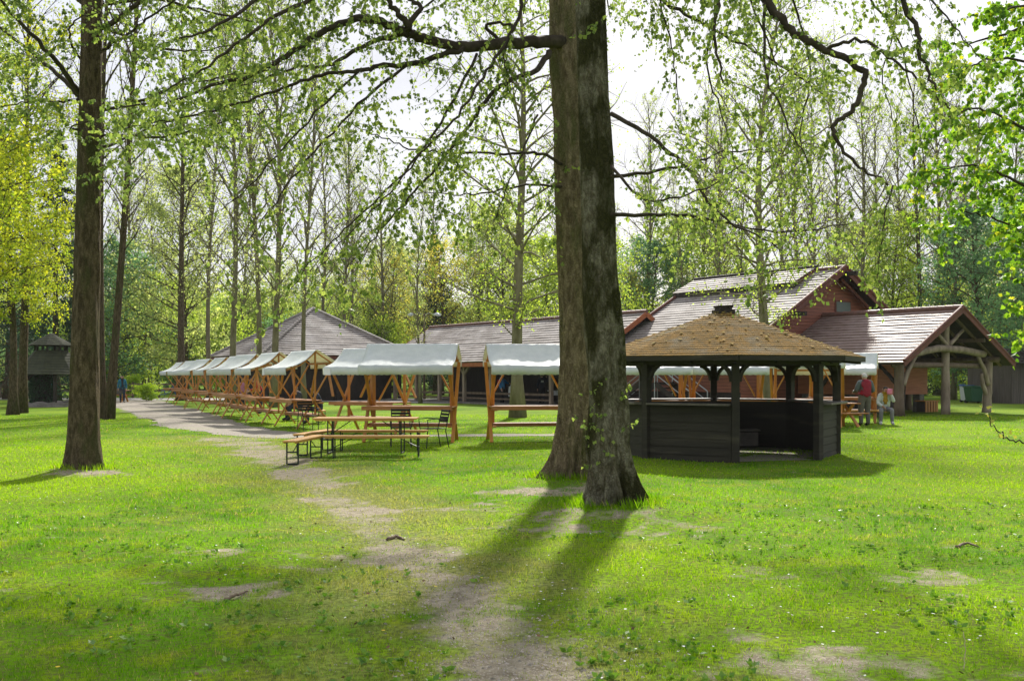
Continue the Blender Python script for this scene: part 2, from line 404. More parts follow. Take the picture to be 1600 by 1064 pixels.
# broad weeds, daisies and dandelions in the grass
def scatter(n, y0, y1, dmax, seed, sc=1.2, thr=.5):
    r = np.random.default_rng(seed)
    y = y0+(y1-y0)*r.random(n)**1.3; x = (r.random(n)*2-1)*(.55*y+.5)
    k = (dirt(x, y) < dmax) & (vnoise(x, y, sc, seed) > thr)
    return x[k], y[k], r
def leaf_mesh(mb, p, d, s, rng, wid=.38, mi=0):
    d = V(d).normalized(); w = d.cross(V((rng.uniform(-1,1), rng.uniform(-1,1), rng.uniform(-1,1))))
    w = (w.normalized() if w.length > 1e-3 else V((1,0,0)))*s*wid
    mb.add([p, p+d*s*.45+w, p+d*s, p+d*s*.45-w], [(0,1,2,3)], mi)
rg = random.Random(9)
mb = MB()
x, y, r = scatter(2200, 4.8, 13, .5, 41, .9, .56)
for a, b in zip(x, y):
    z = gz(a, b)
    for k in range(rg.randint(3, 6)):
        t = rg.uniform(0, 6.28); leaf_mesh(mb, V((a, b, z+.012)), (math.cos(t), math.sin(t), rg.uniform(.15, .9)), rg.uniform(.025, .06), rg, .32)
tag(mb.build('clover', mat('clover leaf', (.13,.25,.025), None, .5, island=.3, trans=(.3, (1.6,1.7,1)))), 'low broad weed leaves growing in the lawn', 'clover', kind='stuff')
mb = MB()
x, y, r = scatter(700, 4.8, 15, .6, 44, .55, .56)
for a, b in zip(x, y):
    s = rg.uniform(.006, .011); z = gz(a, b)+rg.uniform(.04, .065)
    t = [(math.cos(q*1.047)*s+a, math.sin(q*1.047)*s+b, z+rg.uniform(-.003, .003)) for q in range(6)]
    mb.poly(t)
tag(mb.build('daisies', M['daisy']), 'tiny white daisies scattered in the lawn', 'daisies', kind='stuff')
mb = MB()
x, y, r = scatter(60, 5, 16, .7, 47, .55, .5)
for a, b in zip(x, y):
    s = rg.uniform(.009, .014); z = gz(a, b)+rg.uniform(.04, .065)
    mb.poly([(math.cos(q*.785)*s+a, math.sin(q*.785)*s+b, z) for q in range(8)])
tag(mb.build('dandelions', M['dandelion']), 'yellow dandelion flowers dotted over the lawn', 'dandelions', kind='stuff')

mb = MB()
for q in range(2600):
    j = rg.randint(2, len(TRAIL)-2); f = rg.random(); p = TRAIL[j].lerp(TRAIL[j+1], f); a, b = p.x+rg.gauss(0, .45), p.y+rg.gauss(0, .3); z = gz(a, b); r_ = rg.uniform(.004, .014)
    v4 = [V((a, b, z))+V((math.cos(t)*r_*rg.uniform(.7,1.3), math.sin(t)*r_*rg.uniform(.7,1.3), rg.uniform(-.3,.2)*r_)) for t in (0, 1.3, 2.6, 3.9, 5.2)]
    mb.add(v4+[V((a, b, z+r_*.7))], [(0,1,5),(1,2,5),(2,3,5),(3,4,5),(4,0,5)])
tag(mb.build('pebbles', mat('pebble', (.40,.36,.30), (.22,.19,.15), .9, 8, island=.4)), 'small pebbles and grit lying along the worn trail', 'pebbles', kind='stuff')
mb = MB()
for q in range(850):
    if q < 500:
        c = rg.choice((T1, T2, TL)); t = rg.uniform(0, 6.28); d_ = abs(rg.gauss(0, .8))+.2; a, b = c.x+math.cos(t)*d_, c.y+math.sin(t)*d_
    else:
        b = 4.8+10*rg.random()**1.4; a = rg.uniform(-1, 1)*(.55*b+.5)
    t = rg.uniform(0, 6.28); leaf_mesh(mb, V((a, b, gz(a, b)+rg.uniform(.008, .03))), (math.cos(t), math.sin(t), rg.uniform(-.2, .5)), rg.uniform(.015, .04), rg, .3)
tag(mb.build('leaf_litter', mat('dead leaf', (.20,.125,.06), (.12,.07,.035), .9, 5, island=.35)), 'brown dead leaves lying on the lawn around the trunks', 'leaf litter', kind='stuff')
mb = MB()
for c, rad, m_ in ((T1, .38, 700), (T2, .42, 600), (TL, .34, 450)):
    for q in range(m_):
        t = rg.uniform(0, 6.28); d_ = rad+abs(rg.gauss(0, .16)); a, b = c.x+math.cos(t)*d_, c.y+math.sin(t)*d_; z = gz(a, b)-.01
        h_ = rg.uniform(.05, .15); l_ = rg.uniform(-.06, .06); l2 = rg.uniform(-.06, .06)
        mb.add([(a-.004, b, z), (a+.004, b, z), (a+l_*.5+.003, b+l2*.5, z+h_*.6), (a+l_, b+l2, z+h_)], [(0,1,2,3)])
tag(mb.build('long_grass', bpy.data.materials['grass blade']), 'longer grass tufts around the feet of the near trunks', 'long grass', kind='stuff')

# gravel path and yard
def smooth_line(pts, n):
    pts = [V(p) for p in pts]; out = []
    q = [pts[0]*2-pts[1]]+pts+[pts[-1]*2-pts[-2]]
    for i in range(1, len(q)-2):
        for k in range(n):
            t = k/n; a, b, c, d = q[i-1:i+3]
            out.append(.5*((2*b)+(c-a)*t+(2*a-5*b+4*c-d)*t*t+(3*b-a-3*c+d)*t**3))
    return out+[pts[-1]]
def ribbon(name, pts, ws, matl, zoff, wob, n=24, m=10):
    cl = smooth_line(pts, n); wl = [w.x for w in smooth_line([V((w,0,0)) for w in ws], n)]
    rows = []
    for i, p in enumerate(cl):
        d = (cl[min(i+1,len(cl)-1)]-cl[max(i-1,0)]).normalized(); s = V((-d.y, d.x, 0))
        row = []
        for j in range(m+1):
            f = j/m*2-1
            w = wl[i]
            if abs(f) == 1: w *= 1+wob*(2*float(vnoise(np.array([p.x+f*50]), np.array([p.y]), .9, 7, 3)[0])-1)
            q = p+s*f*w
            row.append(V((q.x, q.y, gz(q.x, q.y)+zoff)))
        rows.append(row)
    mb = MB(); mb.sheet(rows); return mb.build(name, matl, smooth=True)
tag(ribbon('gravel_path', GPATH, GPATH_W, M['gravel'], .006, .45), 'pale gravel path curving along the row of market stalls', 'path', kind='structure')
far = [G(40,622), G(190,622)]
tag(ribbon('gravel_yard', [V((-48,72,0)), V((-24,70,0)), V((-2,63,0)), V((4,55.5,0)), V((7,48.5,0)), V((9,43.5,0))], [3,3,4.2,4.2,3.6,1.6], M['yard'], .010, .25), 'light gravel yard in front of the tiled halls', 'yard', kind='structure')

# ------------------------------------------------------------------ foliage
def leaves_np(LP, LD, s0, s1, seed, wid=.36, fold=.12):
    """one bent four-cornered leaf per point"""
    r = np.random.default_rng(seed)
    Pn = np.array(LP, float); D = np.array(LD, float); n = len(Pn)
    D /= np.linalg.norm(D, axis=1, keepdims=True)+1e-6
    Q = r.normal(size=(n, 3)); W = np.cross(D, Q); W /= np.linalg.norm(W, axis=1, keepdims=True)+1e-6
    Nn = np.cross(D, W); s = r.uniform(s0, s1, n)[:, None]
    co = np.stack([Pn, Pn+D*s*.42+W*s*wid+Nn*s*fold, Pn+D*s, Pn+D*s*.42-W*s*wid+Nn*s*fold], 1)
    return co.reshape(-1, 3)
def crown(name, tb, LP, LD, s0, s1, seed, mats, parent, wid=.42):
    """branches (slot 0) and leaves (slot 1) of one crown as one mesh"""
    lv = leaves_np(LP, LD, s0, s1, seed, wid) if LP else np.zeros((0, 3))
    nb = len(tb.v); nl = len(lv)//4
    me = bpy.data.meshes.new(name)
    co = np.concatenate([np.array(tb.v, float).reshape(-1, 3), lv])
    tb_loops = np.array([i for q in tb.f for i in q], np.int32)
    tb_n = np.array([len(q) for q in tb.f], np.int32)
    loops = np.concatenate([tb_loops, nb+np.arange(nl*4, dtype=np.int32)])
    cnt = np.concatenate([tb_n, np.full(nl, 4, np.int32)])
    st = np.concatenate([[0], np.cumsum(cnt)[:-1]]).astype(np.int32)
    me.vertices.add(len(co)); me.vertices.foreach_set('co', co.astype(np.float32).ravel())
    me.loops.add(len(loops)); me.loops.foreach_set('vertex_index', loops)
    me.polygons.add(len(cnt)); me.polygons.foreach_set('loop_start', st)
    for q in mats: me.materials.append(q)
    me.polygons.foreach_set('material_index', np.concatenate([np.zeros(len(tb_n), np.int32), np.ones(nl, np.int32)]))
    me.update(calc_edges=True)
    o = bpy.data.objects.new(name, me); C.objects.link(o)
    if parent: o.parent = parent
    return o

def rv(r, a=1): return V((r.uniform(-a, a), r.uniform(-a, a), r.uniform(-a, a)))
class Spray:
    """twigs and leaf points grown along limbs"""
    def __init__(s, seed, base, den=1.0, gap=.07):
        s.r = random.Random(seed); s.tb = MB(); s.lp = []; s.ld = []; s.base = V(base); s.den = den; s.gap = gap
    def twig(s, p, d, L, rad, lvl, droop, sub=3):
        r = s.r; n = 5; pts = [p]; dd = d.normalized()
        for i in range(n):
            dd = (dd+rv(r, .28)+V((0, 0, -droop))).normalized(); p = p+dd*(L/n); pts.append(p)
        s.tb.tube([q-s.base for q in pts], [rad*(1-.8*i/n) for i in range(n+1)], 4 if rad > .008 else 3, cap=False)
        if lvl > 0:
            for k in range(sub):
                j = r.randint(1, n-1)
                side = (pts[j+1]-pts[j]).normalized().cross(rv(r)).normalized()
                s.twig(pts[j], (pts[j+1]-pts[j]).normalized()*.8+side*.8, L*r.uniform(.4, .65), rad*.5, lvl-1, droop*1.1, sub)
        if lvl <= 1:
            m = int(L/s.gap*s.den*r.uniform(.5, 1.4))
            for k in range(m):
                t = r.uniform(.15, 1)*n; j = min(int(t), n-1); q = pts[j].lerp(pts[j+1], t-j)
                s.lp.append(q-s.base+rv(r, .015)); s.ld.append(rv(r, .7)+V((0, 0, -.55))+dd*.3)
    def along(s, pts, rad, every, L, lvl=1, droop=.12, t0=.15, sub=3, flat=.6):
        r = s.r; tot = 0; nxt = every
        full = sum((pts[i+1]-pts[i]).length for i in range(len(pts)-1)); run = 0
        for i in range(len(pts)-1):
            sg = pts[i+1]-pts[i]; l = sg.length; d = sg.normalized()
            while nxt < run+l:
                f = nxt/full
                if f > t0:
                    q = pts[i].lerp(pts[i+1], (nxt-run)/l)
                    side = d.cross(V((r.uniform(-.4,.4), r.uniform(-.4,.4), 1)))*r.choice((-1, 1))
                    dr = d*.7+side*r.uniform(.5, 1.1)+V((0, 0, r.uniform(-.7, .35)))
                    s.twig(q, dr, L*r.uniform(.45, 1.5)*(1.1-.5*f), max(.0032, rad*.2*(1.1-f)), lvl, droop*r.uniform(.2, 1.5), sub)
                nxt += every*r.uniform(.6, 1.4)
            run += l
    def limb(s, pts, r0, r1, n=6, steps=6, name='limb', mt=None, parent=None, sides=8, **kw):
        cl = smooth_line(pts, steps); k = len(cl)
        wob = [rv(s.r, .02) for _ in cl]
        cl = [c+w if 0 < i < k-1 else c for i, (c, w) in enumerate(zip(cl, wob))]
        rad = [r0+(r1-r0)*(i/(k-1))**.8 for i in range(k)]
        mb = MB(); mb.tube([c-s.base for c in cl], rad, sides)
        o = mb.build(name, mt or M['twig'], parent, smooth=True)
        s.along(cl, (r0+r1)/2, **kw)
        return o

def trunk_obj(base, path, parent, mt, lobes=(), sides=40, zf=.45, rows=90, seed=1, rough=.05, name='trunk'):
    """path: (x, y, z, radius) relative to base"""
    r = random.Random(seed); ph = [r.uniform(0, 6.28) for _ in range(8)]
    pz = [p[2] for p in path]
    zs = pz[0]+(pz[-1]-pz[0])*(np.arange(rows+1)/rows)**1.5
    cx_, cy_, cr_ = (np.interp(zs, pz, [p[k] for p in path])[:, None] for k in (0, 1, 3))
    a = (2*np.pi*np.arange(sides)/sides)[None, :]; z = zs[:, None]; o = np.zeros_like(a+z)
    per = lambda fx, fz, sd, oc=3: (vnoise(np.cos(a)*fx+z*fz*.15+40, np.sin(a)*fx+z*fz+40, 1.0, sd, oc)-.5)*2
    k = 1+rough*(np.sin(3*a+ph[0]+z*.35)+.6*np.sin(5*a+ph[1]-z*.5)+.35*np.sin(9*a+ph[2]+z*.6))
    k = k+rough*2.2*per(1.1, .9, seed)+rough*1.5*per(3.2, 2.4, seed+1)+rough*.9*per(8, 5, seed+2)
    fis = np.abs(vnoise(np.cos(a)*9+z*.25+60, np.sin(a)*9+z*.25+60, 1.0, seed+3, 2)-.5)*2
    k = k-rough*1.0*np.clip(.35-fis, 0, 1)
    rr = cr_*k
    for la, amp, wd in lobes:
        da = (a-la+np.pi) % (2*np.pi)-np.pi
        wv = .10*np.sin(z*3+la*5)
        rr = rr+amp*np.exp(-((da+wv)/wd)**2)*(np.exp(-np.clip(z, 0, 9)/zf)+.10*np.exp(-np.clip(z, 0, 9)/(zf*3.5)))
    X = cx_+np.cos(a)*rr; Y = cy_+np.sin(a)*rr
    vs = np.stack([X, Y, z+o], -1).reshape(-1, 3)
    i0 = np.arange(rows)[:, None]*sides; j = np.arange(sides)[None, :]; j1 = (j+1) % sides
    fc = np.stack([i0+j, i0+j1, i0+sides+j1, i0+sides+j], -1).reshape(-1, 4)
    me = bpy.data.meshes.new(name); mesh_np(me, vs, fc); me.materials.append(mt)
    me.polygons.foreach_set('use_smooth', np.ones(len(fc), bool))
    ob = bpy.data.objects.new(name, me); C.objects.link(ob); ob.parent = parent
    return ob

def pix_path(base, D, rows):
    """rows: (y pixel, centre x pixel, width pixel) up the trunk at distance D"""
    out = []
    for py, px, w in rows:
        p = P(px, py, D)-base
        out.append((p.x, p.y, p.z, w*D/F/2))
    return out

# --- front linden (two trunks behind one another), left linden
def auto_limbs(S, parent, base, tops, n, z0, z1, reach, seed, azs=None, **kw):
    r = random.Random(seed)
    for i in range(n):
        z = z0+(z1-z0)*(i+r.random())/n
        a = azs[i] if azs else i*2.4+r.uniform(-.4, .4)
        c = V((np.interp(z, [t[2] for t in tops], [t[0] for t in tops]), np.interp(z, [t[2] for t in tops], [t[1] for t in tops]), z))+base
        l = reach*r.uniform(.7, 1.2); d = V((math.cos(a), math.sin(a), 0))
        rise = r.uniform(.12, .4)
        pts = [c, c+d*l*.3+V((0,0,l*rise*.5)), c+d*l*.65+V((0,0,l*rise*.7))+rv(r,.3), c+d*l+V((0,0,l*rise*.35))+rv(r,.5)]
        S.limb(pts, .075*r.uniform(.7, 1.2), .012, parent=parent, **kw)

b1 = V((T1.x, T1.y, gz(T1.x, T1.y)-.06)); D1 = T1.y
t1 = thing('linden_tree', 'nearest big linden with mossy flaking trunk and fluted roots, front one of the central pair', 'tree', b1)
pp = pix_path(b1, D1, ((815,962,58),(781,958,58),(740,955,59),(702,952,60),(628,949,58),(555,944,56),(505,939,53),(420,935,50),(300,932,49),(190,929,47),(100,927,45),(0,925,44),(-300,920,40)))
pp = [q for q in pp]; pp.append((pp[-1][0], .2, 16, .10))
trunk_obj(b1, pp, t1, M['bark'], ((-.35,.24,.14),(-.95,.20,.11),(-1.35,.27,.11),(-1.95,.14,.12),(-2.5,.26,.13),(-3.05,.22,.14),(.5,.2,.2),(1.3,.2,.2),(2.1,.2,.2)), 160, .34, 330, 3, .075)
S1 = Spray(11, b1, 1.7)
kw = dict(parent=t1, every=.17, L=1.0, lvl=1, droop=.08)
S1.limb([P(955,178,11.8), P(1030,222,11.4), P(1080,272,11.2), P(1112,322,11.0), P(1150,352,10.8), P(1215,388,10.5)], .028, .008, **kw)
S1.limb([P(955,336,11.8), P(1060,336,12.2), P(1120,346,12.6), P(1230,362,13.2), P(1330,350,13.8)], .026, .008, **kw)
S1.limb([P(955,276,11.8), P(1060,262,12.6), P(1140,236,13.3), P(1220,240,14)], .024, .006, **kw)
S1.limb([P(955,260,11.8), P(1010,310,11.2), P(1090,300,10.6), P(1165,255,10.2)], .02, .005, **kw)
# high limb arching out over the right and dropping into view
S1.limb([V((T1.x+.9,D1,8.3)), P(1080,-140,11.0), P(1170,-30,10.6), P(1235,48,10.4), P(1290,76,10.3), P(1350,114,10.2), P(1334,168,10.1), P(1302,200,10.0), P(1332,250,9.9), P(1388,290,9.8)], .068, .010, steps=8, parent=t1, every=.2, L=1.0, lvl=1, droop=.14, t0=.28)
S1.limb([P(1195,0,10.5), P(1196,105,10.3), P(1228,190,10.2), P(1262,255,10.0)], .018, .006, **kw)
S1.limb([P(1292,78,10.3), P(1345,64,10.1), P(1395,95,10.0), P(1450,140,9.8), P(1500,180,9.6)], .022, .006, **kw)
S1.limb([P(1395,290,9.8), P(1378,360,9.7), P(1372,440,9.7)], .010, .003, parent=t1, every=.12, L=.4, lvl=1, droop=.2, t0=.0)
S1.limb([V((T1.x,D1,8.8)), P(1180,-260,9.6), P(1330,-130,9.0), P(1420,20,8.8), P(1440,90,8.7), P(1462,140,8.6)], .05, .01, parent=t1, every=.22, L=.9, lvl=1, droop=.14, t0=.3)
S1.limb([V((T1.x,D1,7.6)), P(1010,-90,10.6), P(1110,-40,9.6), P(1118,60,9.5), P(1130,130,9.4)], .04, .008, **kw)
S1.limb([V((T1.x,D1,7.2)), P(1020,-20,11.8), P(1085,30,11.9), P(1180,80,12.1), P(1290,150,12.4)], .035, .007, **kw)
for pts in ([(1000,-120,11.4),(1030,0,11.6),(1052,90,11.7),(1060,180,11.8)], [(1060,-120,10.4),(1120,-20,10.6),(1105,90,10.7),(1125,170,10.8),(1150,260,10.9)],
            [(1180,-140,12.2),(1240,0,12.6),(1265,110,12.8),(1250,230,13),(1275,330,13.2)], [(1240,-160,11.4),(1330,-40,11.8),(1400,60,12),(1430,170,12.2),(1450,300,12.3)],
            [(1300,-150,10),(1390,-60,9.8),(1480,30,9.6),(1530,90,9.5)], [(1120,-130,13),(1190,40,13.6),(1220,160,14),(1160,270,14.3)], [(1350,-160,13),(1400,0,13.4),(1380,130,13.6),(1420,240,13.8)]):
    S1.limb([V((T1.x+.3,D1,7.6+.2*len(S1.lp) % 2))]+[P(*p) for p in pts], .024, .004, parent=t1, every=.2, L=1.0, lvl=1, droop=.07, t0=.35)
auto_limbs(S1, t1, b1, pp, 12, 6.8, 14, 4.6, 5, azs=[-.3,.3,.9,-.9,2.6,1.6,.1,-1.8,.6,2.2,1.2,-.5], every=.34, L=1.5, lvl=1, droop=.2, t0=.25)
# small shoots low on the trunk
for (px, py) in ((918,640),(925,668),(912,690),(930,610),(948,720),(972,620),(905,655),(985,668)):
    for k in range(2): S1.twig(P(px, py, D1-.33)+rv(S1.r,.05), V((S1.r.uniform(-1,1)*.8, -.7, S1.r.uniform(-.1,.5))), S1.r.uniform(.25,.5), .004, 0, .05)
crown('crown', S1.tb, S1.lp, S1.ld, .022, .072, 21, [M['twig'], M['leaf']], t1)

b2 = V((T2.x, T2.y, gz(T2.x, T2.y)-.06)); D2 = T2.y
t2 = thing('linden_tree', 'big linden with one long horizontal limb reaching left, rear one of the central pair', 'tree', b2)
pp = pix_path(b2, D2, ((758,890,54),(720,895,53),(660,899,52),(600,900,53),(500,899,52),(400,897,52),(300,894,52),(200,891,51),(100,887,50),(0,883,49),(-200,878,44)))
pp.append((pp[-1][0], .3, 17, .10))
trunk_obj(b2, pp, t2, M['bark_rear'], ((-2.85,.36,.15),(-2.3,.28,.12),(-1.75,.24,.11),(-1.2,.22,.12),(-.6,.2,.15),(.4,.2,.2),(2,.2,.2)), 140, .42, 280, 8, .06)
S2 = Spray(12, b2, 1.75)
kw = dict(parent=t2, every=.24, L=1.15, lvl=1, droop=.12)
S2.limb([P(880,66,15.4), P(830,66,14.9), P(780,68,14.5), P(720,74,14.1), P(670,62,13.8), P(630,50,13.5), P(590,33,13.2), P(555,30,13.0), P(520,42,12.8), P(470,72,12.5), P(430,97,12.3), P(390,120,12.1), P(330,135,11.9), P(270,158,11.6), P(190,168,11.3)], .10, .010, steps=5, sides=10, t0=.2, **{**kw, 'every': .17})
S2.limb([P(632,52,13.5), P(638,38,13.4), P(620,20,13.3), P(595,-15,13.2)], .06, .03, **kw)
S2.limb([P(638,40,13.4), P(657,12,13.6), P(640,0,13.7), P(610,-30,13.9)], .04, .02, **kw)
S2.limb([P(724,76,14.1), P(660,96,13.8), P(600,104,13.4), P(560,112,13.2), P(500,118,12.9), P(440,140,12.6), P(360,165,12.2), P(280,186,11.9), P(200,200,11.5)], .045, .006, **{**kw, 'every': .2})
S2.limb([P(630,52,13.5), P(570,72,13.8), P(510,103,14.1), P(465,105,14.4), P(400,128,14.8), P(320,150,15.2)], .042, .006, **kw)
S2.limb([P(858,82,15.1), P(838,110,14.7), P(800,125,14.3), P(765,150,14.0), P(735,195,13.7), P(690,250,13.3), P(640,310,12.9), P(585,370,12.5), P(540,420,12.2)], .05, .004, **kw)
S2.limb([P(800,-60,14.3), P(815,10,14.0), P(790,65,13.7), P(755,120,13.4), P(715,180,13.1), P(660,240,12.8), P(600,310,12.5), P(540,370,12.2), P(490,430,11.9)], .03, .004, **kw)
S2.limb([P(780,68,14.5), P(760,40,14.4), P(800,42,14.2), P(786,90,13.9), P(800,130,13.7)], .03, .008, **kw)
S2.limb([P(880,258,15.4), P(840,240,15.0), P(790,240,14.6), P(700,238,14.2), P(640,232,13.9), P(590,212,13.6), P(540,190,13.4)], .028, .005, **kw)
S2.limb([P(880,292,15.4), P(820,290,14.8), P(760,302,14.4), P(700,304,14.0), P(640,300,13.6)], .022, .005, **kw)
S2.limb([P(745,85,14.2), P(690,190,13.5), P(630,270,13.1), P(560,340,12.7), P(500,395,12.3), P(455,450,12.0)], .022, .005, **kw)
S2.limb([P(640,100,13.7), P(560,165,13.1), P(480,250,12.4), P(420,330,11.9), P(370,400,11.5)], .022, .005, **kw)
S2.limb([P(560,112,13.2), P(480,190,12.5), P(410,270,12.0), P(345,330,11.6)], .018, .005, **kw)
S2.limb([P(700,-80,13.0), P(560,-30,12.2), P(460,10,11.7), P(380,60,11.3), P(300,120,11.0), P(240,150,10.8)], .04, .006, **{**kw, 'every': .2})
S2.limb([P(878,-120,15.4), P(720,-150,13.8), P(560,-90,12.6), P(430,-20,11.8), P(340,40,11.2), P(280,60,11)], .06, .008, **{**kw, 'every': .24, 'L': 1.4})
S2.limb([P(840,180,15.0), P(815,240,14.6), P(790,300,14.2), P(770,350,14.0)], .018, .005, **kw)
auto_limbs(S2, t2, b2, pp, 12, 7.8, 15, 5.0, 6, azs=[3.1,2.5,3.6,2.0,4.1,1.4,3.3,2.8,.4,4.6,1.0,2.2], every=.34, L=1.6, lvl=1, droop=.2, t0=.2)
auto_limbs(S2, t2, b2, pp, 14, 7.9, 9.8, 5.6, 44, azs=[2.6,2.1,1.6,1.1,.6,3.0,2.3,1.8,1.3,.2,-.3,3.4,2.8,.9], every=.2, L=1.5, lvl=1, droop=.03, t0=.2)  # extra limbs out of view, added to dapple the foreground lawn with shade
for (px, py) in ((868,300),(872,270),(868,200),(866,330),(872,380)):
    for k in range(3): S2.twig(P(px, py, D2-.38)+rv(S2.r,.06), V((S2.r.uniform(-1,.4)*.8, -.7, S2.r.uniform(-.3,.4))), S2.r.uniform(.3,.6), .004, 0, .1)
crown('crown', S2.tb, S2.lp, S2.ld, .026, .08, 22, [M['twig'], M['leaf']], t2)

b3 = V((TL.x, TL.y, gz(TL.x, TL.y)-.05)); D3 = TL.y
t3 = thing('linden_tree', 'straight dark linden alone at the left with leafy sprays round its upper trunk', 'tree', b3)
pp = pix_path(b3, D3, ((742,131,60),(725,132,54),(690,132,48),(600,133,44),(500,135,41),(400,137,38),(300,138,36),(200,140,34),(100,142,32),(0,143,30),(-260,146,25)))
pp.append((pp[-1][0], .2, 18, .08))
trunk_obj(b3, pp, t3, M['bark_plain'], ((-2.6,.10,.3),(-1.2,.10,.3),(-.3,.12,.3),(1.4,.1,.4)), 72, .22, 220, 5, .035)
S3 = Spray(13, b3, 2.6)
kw = dict(parent=t3, every=.22, L=1.25, lvl=1, droop=.08)
S3.limb([P(126,148,17.3), P(100,112,16.8), P(60,66,16.2), P(20,22,15.8), P(-40,-40,15.2)], .055, .02, **kw)
S3.limb([P(126,152,17.3), P(90,116,17.6), P(50,84,18.0), P(0,44,18.4), P(-60,0,19)], .05, .02, **kw)
S3.limb([P(128,155,17.3), P(92,160,16.9), P(50,158,16.3), P(0,168,15.8)], .025, .008, **kw)
S3.limb([P(150,85,17.3), P(200,52,16.9), P(245,20,16.5), P(300,-20,16)], .03, .012, **kw)
S3.limb([P(150,175,17.3), P(215,160,16.6), P(280,135,16.0), P(350,120,15.6), P(420,110,15.2)], .035, .008, **kw)
S3.limb([P(150,210,17.3), P(210,214,16.8), P(280,210,16.2), P(350,190,15.8), P(430,170,15.4)], .03, .007, **kw)
S3.limb([P(150,235,17.3), P(200,215,18), P(260,190,19), P(330,180,20)], .03, .007, **kw)
S3.limb([P(130,205,17.3), P(110,200,16.5), P(140,190,15.9), P(170,210,15.5)], .02, .006, **kw)
S3.limb([P(130,100,17.3), P(110,60,16.6), P(120,30,16.1), P(160,20,15.6)], .025, .008, **kw)
S3.limb([P(150,40,17.3), P(230,70,16.8), P(300,80,16.2), P(370,70,15.8)], .03, .007, **kw)
S3.limb([P(150,10,17.3), P(240,0,17.2), P(330,20,17), P(420,40,16.8), P(500,60,16.6)], .035, .007, **kw)
auto_limbs(S3, t3, b3, pp, 14, 7.2, 15, 4.6, 9, every=.34, L=1.6, lvl=1, droop=.12, t0=.15)
crown('crown', S3.tb, S3.lp, S3.ld, .032, .088, 23, [M['twig'], M['leaf']], t3)

# right maple standing just outside the frame, leaning in with larger leaves
bm_ = V((9.4, 14.2, gz(9.4, 14.2)-.05))
t4 = thing('maple_tree', 'fresh green maple reaching in from the right edge with yellow flower tufts', 'tree', bm_)
trunk_obj(bm_, [(0,0,0,.26),(-.05,0,1.5,.21),(-.15,.1,4,.18),(-.1,.3,8,.12),(0,.3,12,.04)], t4, M['bark_plain'], ((-2,.1,.4),(.5,.1,.4)), 28, .3, 50, 6, .03)
S4 = Spray(14, bm_, 3.2, .085)
kw = dict(parent=t4, every=.2, L=.95, lvl=1, droop=.05)
for pts in ([(1780,330,14.2),(1680,260,13.6),(1600,200,13.0),(1530,170,12.5),(1480,185,12.1)],
            [(1790,250,14.2),(1690,150,14),(1610,100,13.6),(1540,95,13.2),(1500,115,12.8)],
            [(1800,150,14.2),(1700,40,13.5),(1600,10,12.8),(1540,40,12.4)],
            [(1790,380,14.2),(1690,330,13.4),(1600,290,12.6),(1530,260,12.2),(1470,265,11.8)],
            [(1780,420,14.2),(1690,400,14),(1610,370,13.8),(1550,340,13.6),(1500,330,13.3)],
            [(1790,120,14.3),(1720,0,14.6),(1640,-40,14.6),(1570,-30,14.4)],
            [(1800,300,14.2),(1700,220,15),(1620,190,15.4),(1560,230,15.6)],
            [(1790,360,14.2),(1720,330,15),(1640,330,15.6),(1560,300,16)]):
    S4.limb([P(*p) for p in pts], .035, .008, **kw)
S4.limb([P(1790,470,14.2), P(1700,480,12.8), P(1640,450,12), P(1600,360,11.6)], .03, .008, **kw)
auto_limbs(S4, t4, bm_, [(0,0,0),(0,.3,12)], 8, 6.5, 11, 3.4, 19, every=.3, L=1.2, lvl=1, droop=.05, t0=.2)
crown('crown', S4.tb, S4.lp, S4.ld, .05, .10, 24, [M['twig'], M['leaf_maple']], t4, wid=.44)
k = S4.r.sample(range(len(S4.lp)), min(700, len(S4.lp)))
crown('blossom', MB(), [S4.lp[i]+rv(S4.r,.08) for i in k for _ in range(3)], [rv(S4.r) for i in k for _ in range(3)], .04, .07, 25, [M['twig'], M['leaf_yellow']], t4, wid=.5)

